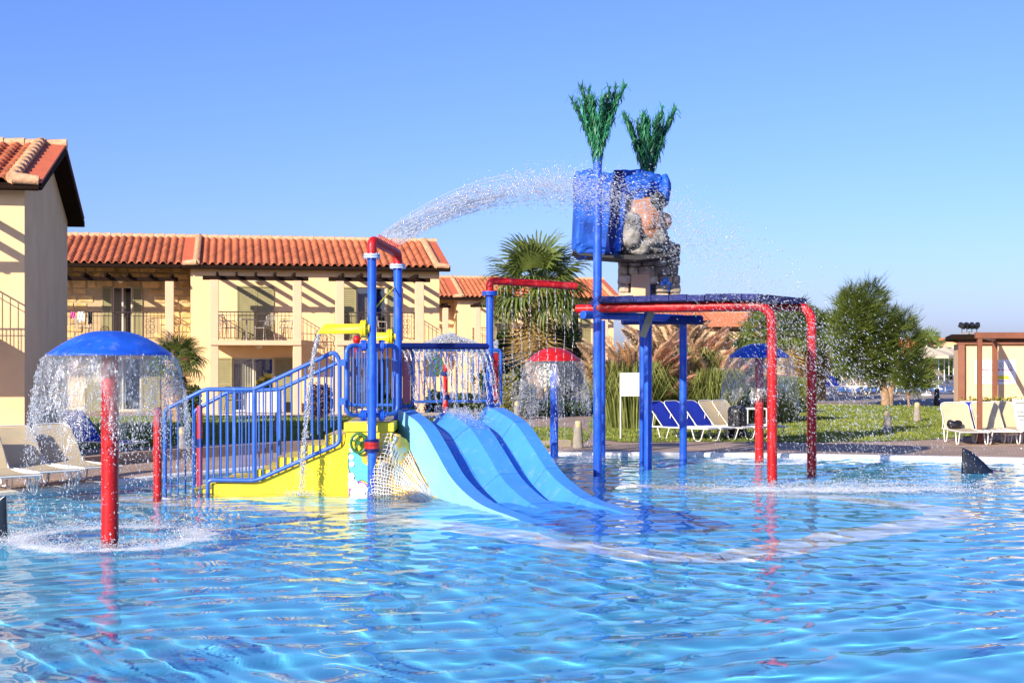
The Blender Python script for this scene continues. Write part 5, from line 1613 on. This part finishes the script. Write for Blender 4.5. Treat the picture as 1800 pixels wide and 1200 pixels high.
# notice on the kiosk wall: rules board with pictograms
D = 37.98
t = thing('rules_board', 'white rules board with yellow figures on the kiosk wall', 'sign', at_kiosk(.86, -.03, PZ(654, D)), KR)
q = D/F
bd = MB().bevbox(-34*q, 0, -21*q, 34*q, .025, 22*q, .004).build('board', 'plastic_white', t)
def pr(x0, x1, y0, y1, m): MB().box(x0*q, -.004, y0*q, x1*q, -.001, y1*q).build('print', m, bd)
for a, b_ in ((-24, -10), (-7, 8), (10, 28)): pr(a, b_, 3, 6, 'print_purple')
pr(-7, 27, -16, -14, 'print_purple')
mb = MB(); pl = [(-8, -12), (26, -12), (22, -8), (20, -4), (17, -7), (14, -3), (11, -7), (8, -4), (5, -7), (2, -2), (-2, -6), (-5, -4)]
mb.prism([(a*q, b_*q) for a, b_ in pl], -.004, -.001, 'y'); mb.build('print', 'print_yellow', bd, fixn=True)
for cx, cy in ((-20, 12), (-2, 12), (10, 13), (24, 11), (-19, -6)):
    mb = MB(); mb.tube([(cx*q+4*q*cos(i*pi/6), -.003, cy*q+4*q*sin(i*pi/6)) for i in range(12)], .006, 4, closed=True); mb.tube([((cx-3)*q, -.003, (cy-3)*q), ((cx+3)*q, -.003, (cy+3)*q)], .007, 4); mb.build('print', 'print_grey', bd)
# floodlights on the kiosk roof
D = 38.6
t = thing('floodlight_mast', 'cluster of black floodlights on the kiosk roof', 'floodlight', (PX(1704, D), D, PZ(600, D)+.02))
q = D/F
MB().tube([(0, 0, -.1), (0, 0, .26)], .03, 8).build('mast', 'black_metal', t)
MB().box(-.22, -.03, .20, .22, .03, .24).build('crossbar', 'bollard_grey', t)
for x, a in ((-.21, .7), (-.07, .25), (.07, -.2), (.21, -.7)):
    mb = MB(); mb.bevbox(-.058, -.10, -.07, .058, .10, .08, .018, M=Matrix.Translation((x, -.02, .42)) @ Matrix.Rotation(a, 4, 'Z') @ Matrix.Rotation(.4, 4, 'X')); mb.tube([(x, 0, .24), (x, 0, .36)], .012, 5); mb.build('lamp', 'black_metal', t)
# far terrace: parasols, fence, loungers, pool
def make_parasol():
    t = thing('parasol', 'proto', 'parasol')
    mb = MB(); n_ = 8; R = 1.5
    vs = [(0, 0, 2.45)]
    for z, rr in ((2.0, R), (1.86, R*1.0)):
        vs += [(rr*cos(2*pi*(i+.5)/n_), rr*sin(2*pi*(i+.5)/n_), z) for i in range(n_)]
    fs = [(0, 1+i, 1+(i+1) % n_) for i in range(n_)]+[(1+i, 1+n_+i, 1+n_+(i+1) % n_, 1+(i+1) % n_) for i in range(n_)]
    mb.add(vs, fs); mb.build('canopy', 'canvas', t)
    MB().tube([(0, 0, 0), (0, 0, 2.5)], .03, 8).build('pole', 'alu_white', t)
    MB().lathe([(0, 0), (.28, 0), (.26, .08), (.06, .12), (0, .12)], 12).build('base', 'plastic_white', t)
    return freeze(t)
PS = make_parasol()
for px, D, lab in ((1462, 71, 'cream parasol left of the tamarisk, nearest the red pole'), (1436, 76, 'cream parasol just right of the red arch pole'), (1500, 82, 'cream parasol behind the tamarisk foliage'), (1629, 68, 'large cream parasol right of the tamarisk'), (1660, 72, 'cream parasol second right of the tamarisk'), (1650, 80, 'cream parasol in the middle of the right cluster'), (1676, 77, 'cream parasol touching the kiosk edge'), (1640, 92, 'small far cream parasol in the right cluster'), (1668, 96, 'smallest far cream parasol beside the kiosk')):
    place(PS, (PX(px, D), D, GZ), random.uniform(0, 1), lab, 'cream parasols on the far terrace')
for i, (px, D, pr_, c) in enumerate(((1428, 70, LB, 'dark blue lounger on the far terrace next to the red arch pole'), (1444, 71, LB, 'second dark blue lounger on the far terrace'), (1470, 72, LC, 'cream lounger on the far terrace, leftmost'), (1486, 72, LC, 'second cream lounger on the far terrace'), (1502, 72, LC, 'third cream lounger on the far terrace'), (1524, 73, LB, 'dark blue lounger right of three cream ones on the far terrace'), (1640, 76, LC, 'cream lounger on the far terrace near the black bollard'))):
    place(pr_, (PX(px, D), D, GZ), radians(-35), c, 'loungers on the far terrace', 1.35)
sheet('far_pool', [(PX(1470, 76), 76), (PX(1700, 76), 76), (PX(1700, 90), 90), (PX(1470, 90), 90)], GZ+.016, 'slide_blue', smooth=False)
t = thing('pool_fence', 'white tubular fence round the far pool', 'fence', (PX(1490, 74.5), 74.5, GZ))
L_ = PX(1690, 74.5)-PX(1490, 74.5)
for z in (.45, .9): MB().tube([(0, 0, z), (L_, 0, z)], .025, 6).build('rail', 'alu_white', t)
for k in range(15): MB().tube([(L_*k/14, 0, 0), (L_*k/14, 0, .95)], .028, 6).build('post', 'alu_white', t)
# balcony and patio furniture
def make_chair():
    t = thing('balcony_chair', 'proto', 'chair')
    mb = MB()
    mb.bevbox(-.22, -.22, .42, .22, .22, .45, .01); mb.build('seat', 'chair_metal', t)
    mb = MB()
    for k in range(7): mb.tube([(-.18+.06*k, .22, .50), (-.20+.066*k, .29, .86)], .007, 5)
    mb.tube(fillet([(-.23, .2, .43), (-.24, .30, .88), (.24, .30, .88), (.23, .2, .43)], .12, 4), .013, 6); mb.build('backrest', 'chair_metal', t)
    for a in (-1, 1):
        MB().tube(fillet([(a*.22, -.22, 0), (a*.24, -.2, .66), (a*.24, .26, .68)], .08, 4), .013, 6).build('armrest', 'chair_metal', t)
        MB().tube([(a*.21, .2, .43), (a*.23, .28, 0)], .013, 6).build('leg', 'chair_metal', t)
    return freeze(t)
CHR = make_chair()
def at_house(O, x, y, z):
    return (O[0]+x*cos(TH)-y*sin(TH), O[1]+x*sin(TH)+y*cos(TH), z)
for x, y, z, rz, lab, O in ((1.25, -.9, ZS1, 2.2, 'metal chair at the left end of the left plaster balcony', O_B), (2.5, -.95, ZS1, -.9, 'metal chair in the middle of the left plaster balcony', O_B), (3.25, -.9, ZS1, -1.8, 'metal chair at the right end of the left plaster balcony', O_B), (6.4, -1.0, ZS1, .6, 'metal chair on the balcony behind the tall blue pipes', O_B), (-3.6, .35, ZS1, .3, 'metal chair on the stone wing balcony', O_B), (1.5, -1.0, .1, .9, 'metal chair on the ground floor patio behind the stair rails', O_B)):
    place(CHR, at_house(O, x, y, z), TH+rz, lab, 'metal chairs on balconies and patios')
t = thing('balcony_table', 'small round metal table on the left plaster balcony', 'table', at_house(O_B, 1.9, -.9, ZS1))
MB().lathe([(0, .70), (.33, .70), (.33, .73), (0, .73)], 18).build('table_top', 'chair_metal', t)
MB().tube([(0, 0, 0), (0, 0, .7)], .03, 8).build('leg', 'chair_metal', t)
t = thing('patio_table', 'table under a long pale cloth on the patio behind the stairs', 'table', at_house(O_B, 2.55, -1.1, .1), TH)
mb = MB(); n_ = 40; ring = []
for z, k in ((.75, 0), (.02, 1)):
    for i in range(n_):
        a = 2*pi*i/n_; q = (1+.05*sin(a*9)*k)*(1+.06*k)
        ring.append((math.copysign(abs(cos(a))**.4, cos(a))*.62*q, math.copysign(abs(sin(a))**.4, sin(a))*.38*q, z))
mb.add(ring, [(i, (i+1) % n_, n_+(i+1) % n_, n_+i) for i in range(n_)], True); mb.add(ring[:n_], [tuple(range(n_))])
mb.build('tablecloth', 'cloth_white', t)
for a in (-1, 1):
    for b_ in (-1, 1): MB().tube([(a*.5, b_*.28, 0), (a*.5, b_*.28, .74)], .02, 6).build('leg', 'chair_metal', t)
def cloth(lab, x, m, w, h):
    mb = MB(); k = 8
    for i in range(k):
        for j in range(5):
            f = lambda i_, j_: (x+w*i_/k, -.34+.02*sin(i_*1.7+j_), 3.54-h*j_/5-.02*sin(i_*.9)*(j_ == 5))
            mb.quad(f(i, j), f(i+1, j), f(i+1, j+1), f(i, j+1), True)
    o = mb.build('towel', m); o.location = (O_B[0], O_B[1], 0); o.rotation_euler = (0, 0, TH); tag(o, lab, 'towel', 'washing on the stone wing balcony')
cloth('pink towel hung on the stone wing balcony rail', -3.95, 'pink_cloth', .16, .22)
cloth('white towel hung on the stone wing balcony rail', -3.72, 'plastic_white', .22, .32)
cloth('black towel hung on the stone wing balcony rail', -3.38, 'black_metal', .14, .42)
# ================================================================== falling water, spray and foam
m, nt, b, out = newmat('droplet'); nt.nodes.remove(b)
df = N(nt, 'BsdfDiffuse'); df.inputs[0].default_value = (0.95, 0.96, 0.97, 1)
gl2 = N(nt, 'BsdfGlossy', Roughness=0.15); tp = N(nt, 'BsdfTransparent'); tl = N(nt, 'BsdfTranslucent'); tl.inputs[0].default_value = (0.95, 0.96, 0.97, 1)
m1 = N(nt, 'MixShader'); m1.inputs[0].default_value = 0.6; nt.links.new(df.outputs[0], m1.inputs[1]); nt.links.new(tl.outputs[0], m1.inputs[2])
m2 = N(nt, 'MixShader'); m2.inputs[0].default_value = 0.25; nt.links.new(m1.outputs[0], m2.inputs[1]); nt.links.new(gl2.outputs[0], m2.inputs[2])
m3 = N(nt, 'MixShader'); m3.inputs[0].default_value = 0.35; nt.links.new(m2.outputs[0], m3.inputs[1]); nt.links.new(tp.outputs[0], m3.inputs[2])
nt.links.new(m3.outputs[0], out.inputs[0]); MATS['droplet'] = m
# thin falling sheet: mostly clear, with milky streaks where it breaks up
m, nt, b, out = newmat('water_sheet'); nt.nodes.remove(b)
tc = N(nt, 'TexCoord'); mp = N(nt, 'Mapping'); mp.inputs['Scale'].default_value = (1, 1, .35); nt.links.new(tc.outputs['Object'], mp.inputs[0])
nz = N(nt, 'TexNoise', Scale=16.0, Detail=8.0, Roughness=0.72); nt.links.new(mp.outputs[0], nz.inputs['Vector'])
fc = ramp(nt, nz.outputs[0], [(0.40, (.10,)*3), (0.54, (.19,)*3), (0.66, (.66,)*3)])
df = N(nt, 'BsdfDiffuse'); df.inputs[0].default_value = (0.62, 0.63, 0.64, 1)
tl = N(nt, 'BsdfTranslucent'); tl.inputs[0].default_value = (0.5, 0.52, 0.54, 1)
gl3 = N(nt, 'BsdfGlossy', Roughness=0.12)
bm_ = N(nt, 'Bump', Strength=0.6, Distance=0.03); nt.links.new(nz.outputs[0], bm_.inputs['Height']); nt.links.new(bm_.outputs[0], gl3.inputs['Normal'])
m1 = N(nt, 'MixShader'); m1.inputs[0].default_value = 0.4; nt.links.new(df.outputs[0], m1.inputs[1]); nt.links.new(tl.outputs[0], m1.inputs[2])
m2 = N(nt, 'MixShader'); m2.inputs[0].default_value = 0.35; nt.links.new(m1.outputs[0], m2.inputs[1]); nt.links.new(gl3.outputs[0], m2.inputs[2])
tp = N(nt, 'BsdfTransparent'); tp.inputs[0].default_value = (.96, .98, 1, 1)
m3 = N(nt, 'MixShader'); nt.links.new(fc, m3.inputs[0]); nt.links.new(tp.outputs[0], m3.inputs[1]); nt.links.new(m2.outputs[0], m3.inputs[2])
nt.links.new(m3.outputs[0], out.inputs[0]); MATS['water_sheet'] = m
# foam lying on the water
m, nt, b, out = newmat('foam'); nt.nodes.remove(b)
tc = N(nt, 'TexCoord'); nz = N(nt, 'TexNoise', Scale=9.0, Detail=9.0, Roughness=0.75); nt.links.new(tc.outputs['Object'], nz.inputs['Vector'])
at = N(nt, 'Attribute', attribute_name='cover')
ad = N(nt, 'Math', operation='ADD'); nt.links.new(nz.outputs[0], ad.inputs[0]); nt.links.new(at.outputs['Fac'], ad.inputs[1])
fc = ramp(nt, ad.outputs[0], [(0.74, (0, 0, 0)), (1.0, (.85,)*3)])
nt.nodes[-1].color_ramp.elements[1].position = 1.0
df = N(nt, 'BsdfDiffuse'); df.inputs[0].default_value = (.86, .90, .93, 1); tp = N(nt, 'BsdfTransparent')
mx = N(nt, 'MixShader'); nt.links.new(fc, mx.inputs[0]); nt.links.new(tp.outputs[0], mx.inputs[1]); nt.links.new(df.outputs[0], mx.inputs[2])
nt.links.new(mx.outputs[0], out.inputs[0]); MATS['foam'] = m

OCT = [(1,0,0),(-1,0,0),(0,1,0),(0,-1,0),(0,0,1),(0,0,-1)]
OCF = [(0,2,4),(2,1,4),(1,3,4),(3,0,4),(2,0,5),(1,2,5),(3,1,5),(0,3,5)]
def drop(mb, p, s, d=None, st=1.0):
    o = len(mb.v)
    if d is None:
        for v in OCT: mb.v.append((p[0]+v[0]*s, p[1]+v[1]*s, p[2]+v[2]*s*st))
    else:
        d = d.normalized(); u = d.orthogonal().normalized(); w = d.cross(u)
        for v in OCT:
            q = u*(v[0]*s)+w*(v[1]*s)+d*(v[2]*s*st); mb.v.append((p[0]+q.x, p[1]+q.y, p[2]+q.z))
    for f in OCF: mb.f.append(tuple(i+o for i in f)); mb.sm.append(True)
def stuff(mb, name, m, label):
    o = mb.build(name, m); o['kind'] = 'stuff'; o['label'] = label; return o
def foam_patch(name, label, fn, x0, x1, y0, y1, nx, ny):
    """foam sheet riding just above the waves; fn gives its cover from 0 to 1"""
    mb = MB(); cov = []
    for j in range(ny+1):
        for i in range(nx+1):
            x, y = x0+(x1-x0)*i/nx, y0+(y1-y0)*j/ny
            c = fn(x, y)
            mb.v.append((x, y, wave(x, y)+.010+.03*max(c, 0)*(.5+.5*noise.noise(Vector((x*7, y*7, 0)))))); cov.append(c)
    for j in range(ny):
        for i in range(nx):
            a = j*(nx+1)+i; f = (a, a+1, a+nx+2, a+nx+1)
            if max(cov[k] for k in f) > 0.02: mb.f.append(f); mb.sm.append(True)
    o = stuff(mb, name, 'foam', label)
    at_ = o.data.attributes.new('cover', 'FLOAT', 'POINT')
    at_.data.foreach_set('value', cov)
    return o
def curtain(label, cx, cy, R, zr, grow, hmin, hmax, nd, seed, ds):
    r = random.Random(seed)
    NA_, NH = 150, 34
    off = Vector((seed*3.1, 0, 0))
    def rad(h): return R*1.0+grow*sqrt(max(h, 0)/zr)
    def hol(a, h):
        return noise.fractal(Vector((cos(a)*2.2, sin(a)*2.2, h*1.6))+off, 1.0, 2.0, 4)
    mb = MB()
    def brk(a): return hmin+(hmax-hmin)*(.5+1.25*noise.fractal(Vector((cos(a)*3.2, sin(a)*3.2, 0))+off, 1.0, 2.0, 3))
    br = [brk(2*pi*i/NA_) for i in range(NA_)]
    for j in range(NH+1):
        for i in range(NA_):
            a = 2*pi*i/NA_; h = br[i]*j/NH
            q = rad(h)+.022*noise.noise(Vector((cos(a)*5, sin(a)*5, h*4))+off)*min(1, h*6)
            mb.v.append((cx+q*cos(a), cy+q*sin(a), zr-h))
    for j in range(NH):
        for i in range(NA_):
            a = 2*pi*(i+.5)/NA_; f = (j+.5)/NH
            if f > .25 and hol(a, br[i]*f*2.2) > .62-.42*f: continue
            k = (i+1) % NA_
            mb.f.append((j*NA_+i, j*NA_+k, (j+1)*NA_+k, (j+1)*NA_+i)); mb.sm.append(True)
    stuff(mb, 'water_curtain', 'water_sheet', label)
    mb = MB()
    for _ in range(nd):
        a = r.uniform(0, 2*pi); i = int(a/(2*pi)*NA_) % NA_
        u = r.random()
        if u < .13: h = br[i]*r.random()                       # beads on the sheet
        elif u < .60: h = br[i]*r.uniform(.75, 1.0)+abs(r.gauss(0, .18))
        else: h = br[i]+(zr-br[i])*r.random()**1.25
        if h > zr: continue
        fing = .5+.5*noise.noise(Vector((cos(a)*4.5, sin(a)*4.5, h*.5))+off)
        if u >= .13 and r.random() > .22+1.2*max(0, fing-.35): continue
        q = rad(h)+r.gauss(0, .012+.035*max(0, h-br[i])); 
        s = ds*r.uniform(.25, .85)*(1.3 if r.random() < .07 else .75)
        drop(mb, (cx+q*cos(a), cy+q*sin(a), zr-h), s, None, r.uniform(1.2, 5.0) if r.random() < .4 else r.uniform(1.0, 1.8))
    for _ in range(nd//3):                                      # bounce off the water
        a = r.uniform(0, 2*pi); q = rad(zr)+r.gauss(0, .16); z = abs(r.gauss(0, .055))
        drop(mb, (cx+q*cos(a), cy+q*sin(a), z+.01), ds*r.uniform(.3, .8))
    stuff(mb, 'water_drops', 'droplet', label.replace('curtain', 'drops'))
    Rz = rad(zr)
    foam_patch('foam', label.replace('water curtain', 'foam ring'), lambda x, y: max(0, .80-abs(sqrt((x-cx)**2+(y-cy)**2)-Rz)*2.3)*.72+.22*noise.noise(Vector((x*4, y*4, 0))) if abs(sqrt((x-cx)**2+(y-cy)**2)-Rz) < .36 else 0, cx-Rz-.6, cx+Rz+.6, cy-Rz-.6, cy+Rz+.6, 60, 60)
curtain('water curtain falling from the large blue mushroom', -4.5, 15.28, .675, 2.06, .31, .42, .95, 20000, 2, .0105)
curtain('water curtain falling from the red mushroom', .83, 26.9, .53, 1.95, .27, .5, 1.0, 9000, 3, .0120)
curtain('water curtain falling from the small blue mushroom', 4.8, 26.5, .588, 2.02, .25, .6, 1.0, 4200, 4, .0110)

# arc thrown by the spraying arch
r = random.Random(21); mb = MB(); G = 9.81
def arc_pt(p0, vx, vy, vz, t): return Vector((p0.x+vx*t, p0.y+vy*t, p0.z+vz*t-.5*G*t*t))
nzl = [Vector((P1.x, P1.y, 3.76)).lerp(Vector((P2.x, P2.y, 3.64)), .12+.76*i/13)+Vector((.08, 0, .11)) for i in range(14)]
for k in range(17000):
    p0 = nzl[r.randrange(14)]
    vx, vz = 6.1+r.gauss(0, .40), 3.95+r.gauss(0, .30); vy = r.gauss(0, .20)
    tmax = (vz+sqrt(vz*vz+2*G*p0.z))/G
    t = tmax*r.random()**(1.08)
    if t < .35 and r.random() < .45: t += .35*r.random()
    f = t/tmax
    vx *= 1-.10*f*abs(r.gauss(0, 1))
    p = arc_pt(p0, vx, vy, vz, t)
    p += Vector((r.gauss(0, .05), r.gauss(0, .05), r.gauss(0, .07)))*(f*2.2+.08)
    if p.z < .02: continue
    d = Vector((vx, vy, vz-G*t))
    drop(mb, p, r.uniform(.0038, .0088)*(1.4 if r.random() < .06 else 1), d, r.uniform(1.0, 3.4))
for p0 in nzl+nzl:                                           # fine threads before the jets break up
    vx, vz, vy = 6.1+r.gauss(0, .35), 3.95+r.gauss(0, .28), r.gauss(0, .12)
    te = r.uniform(.16, .36); pts = [arc_pt(p0, vx, vy, vz, te*i/16) for i in range(17)]
    mb.tube(pts, [.0045+.002*i/16 for i in range(17)], 4)
stuff(mb, 'water_arc', 'droplet', 'arc of spray thrown from the red arch pipe across the pool')
# its landing strip
mb = MB()
for k in range(9000):
    x = r.uniform(1.6, 7.6); y = 20.75+r.gauss(0, .42); 
    if r.random() > math.exp(-((x-5.2)/2.4)**2): continue
    drop(mb, (x, y, .01+abs(r.gauss(0, .07))), r.uniform(.004, .010))
for k in range(900):
    x = r.gauss(5.6, 1.3); y = 21+r.gauss(0, .8)
    drop(mb, (x, y, abs(r.gauss(0, .5))), r.uniform(.004, .008))
stuff(mb, 'water_drops', 'droplet', 'drops bouncing where the spray arc lands')
foam_patch('foam', 'foam strip where the spray arc lands', lambda x, y: .56*math.exp(-((y-20.75)/.5)**2)*math.exp(-((x-5.0)/2.2)**4)+.2*noise.noise(Vector((x*2.5, y*5, 1))) if abs(y-20.75) < .9 else 0, 1.2, 8.6, 19.8, 21.8, 130, 44)
# streams under the drip pipe
mb = MB()
for i in range(9):
    f = .16+.80*i/8
    p = Vector((P3.x, P3.y, 3.2)).lerp(Vector((1.06, 22.62, 3.14)), f)
    z = p.z; x = p.x
    ph = r.uniform(0, 6); zend = r.choice((.0, .3, .7, 1.1, .0))
    while z > zend:
        L_ = r.uniform(.012, .05) if z < 2.7 else r.uniform(.03, .07)
        drop(mb, (x+.010*sin(z*9+ph)+r.gauss(0, .003), p.y, z), r.uniform(.0055, .0085), None, L_/.007)
        z -= L_*r.uniform(1.2, 2.1)
stuff(mb, 'water_streams', 'droplet', 'thin dripping streams under the red drip pipe')
# jets from the spray bar and the horn
mb = MB()
for i in range(17):
    f = .04+.92*i/16; p = Vector((P2.x, P2.y, 2.15)).lerp(Vector((P3.x, P3.y, 2.15)), f)
    vx, vy = .55+r.gauss(0, .08), -.5
    for k in range(230):
        t = .50*r.random(); q = Vector((p.x+vx*t+r.gauss(0, .01+.03*t), p.y+vy*t+r.gauss(0, .02), p.z-.5*G*t*t-.4*t))
        if q.z > 1.08: drop(mb, q, r.uniform(.005, .010), Vector((vx, vy, -G*t-.4)), r.uniform(1.5, 3.2))
    pts = [Vector((p.x+vx*t, p.y+vy*t, p.z-.5*G*t*t-.4*t)) for t in [.03*j for j in range(13)]]
    mb.tube(pts, [.006+.004*j/12 for j in range(13)], 4)
stuff(mb, 'water_jets', 'droplet', 'jets falling from the navy spray bar onto the platform')
mb = MB()
hz = Vector((P1.x-.74, P1.y-.02, PZ(578, 20.2)-.04))
for i in range(40):
    t = .70*i/39; q = Vector((hz.x-.34*t*1.2, hz.y-.1*t, hz.z-.5*G*t*t*1.0))
    if q.z < .02: break
for k in range(1500):
    t = .69*r.random()**.8; q = Vector((hz.x-.42*t+r.gauss(0, .012+.02*t), hz.y-.1*t+r.gauss(0, .015), hz.z-.5*G*t*t+r.gauss(0, .02)))
    if q.z > .0: drop(mb, q, r.uniform(.005, .011), Vector((-.4, 0, -G*t-.2)), r.uniform(1.2, 3.0))
pts = [Vector((hz.x-.42*t+.008*sin(t*60), hz.y-.1*t, hz.z-.5*G*t*t)) for t in [.47*j/24 for j in range(25)]]
mb.tube(pts, [.020*(1-.55*j/24)+.006*sin(j*1.9) for j in range(25)], 6)
for k in range(300): drop(mb, (hz.x-.29+r.gauss(0, .12), hz.y-.06+r.gauss(0, .12), abs(r.gauss(0, .04))), r.uniform(.005, .011))
stuff(mb, 'water_stream', 'droplet', 'stream pouring from the long yellow horn')
# gush at the foot of the front pipe and white water behind the platform
mb = MB()
for k in range(2600):
    a = r.uniform(0, 2*pi); hh = r.random()**1.6*.48; q = abs(r.gauss(0, .10))*(1-hh/.62)+.015
    drop(mb, (P1.x+.16+q*cos(a), P1.y-.03+q*sin(a)*.7, hh), r.uniform(.006, .014))
stuff(mb, 'water_gush', 'droplet', 'white gush of water at the foot of the front pipe')
mb = MB()
for k in range(4200):
    x = r.uniform(-1.55, -.25); top_ = 2.26+.30*(.5+.5*sin(x*5.2+1))*(.6+.5*noise.noise(Vector((x*5, 0, 0))))
    z = top_-abs(r.gauss(0, .13))
    drop(mb, (x, 24.3+r.gauss(0, .25), max(z, 1.2)), r.uniform(.007, .018))
for k in range(900):
    drop(mb, (r.uniform(-.4, .45), 24.0+r.gauss(0, .4), r.uniform(.9, 2.1)), r.uniform(.006, .013))
stuff(mb, 'water_splash', 'droplet', 'white water bubbling up behind the platform railing')
mb = MB()
for k in range(1100):
    s_ = abs(r.gauss(.25, .45)); v_ = r.gauss(.95, .13)
    drop(mb, SP(s_, v_, wt(s_)-.04+abs(r.gauss(0, .022))), r.uniform(.004, .010))
for k in range(500):
    s_ = r.uniform(.3, 3.0); v_ = r.choice((r.uniform(.3, .55), r.uniform(1.15, 1.33)))
    drop(mb, SP(s_, v_, fl(s_)+abs(r.gauss(0, .012))), r.uniform(.003, .008))
stuff(mb, 'water_drops', 'droplet', 'water running down over the slide divider')
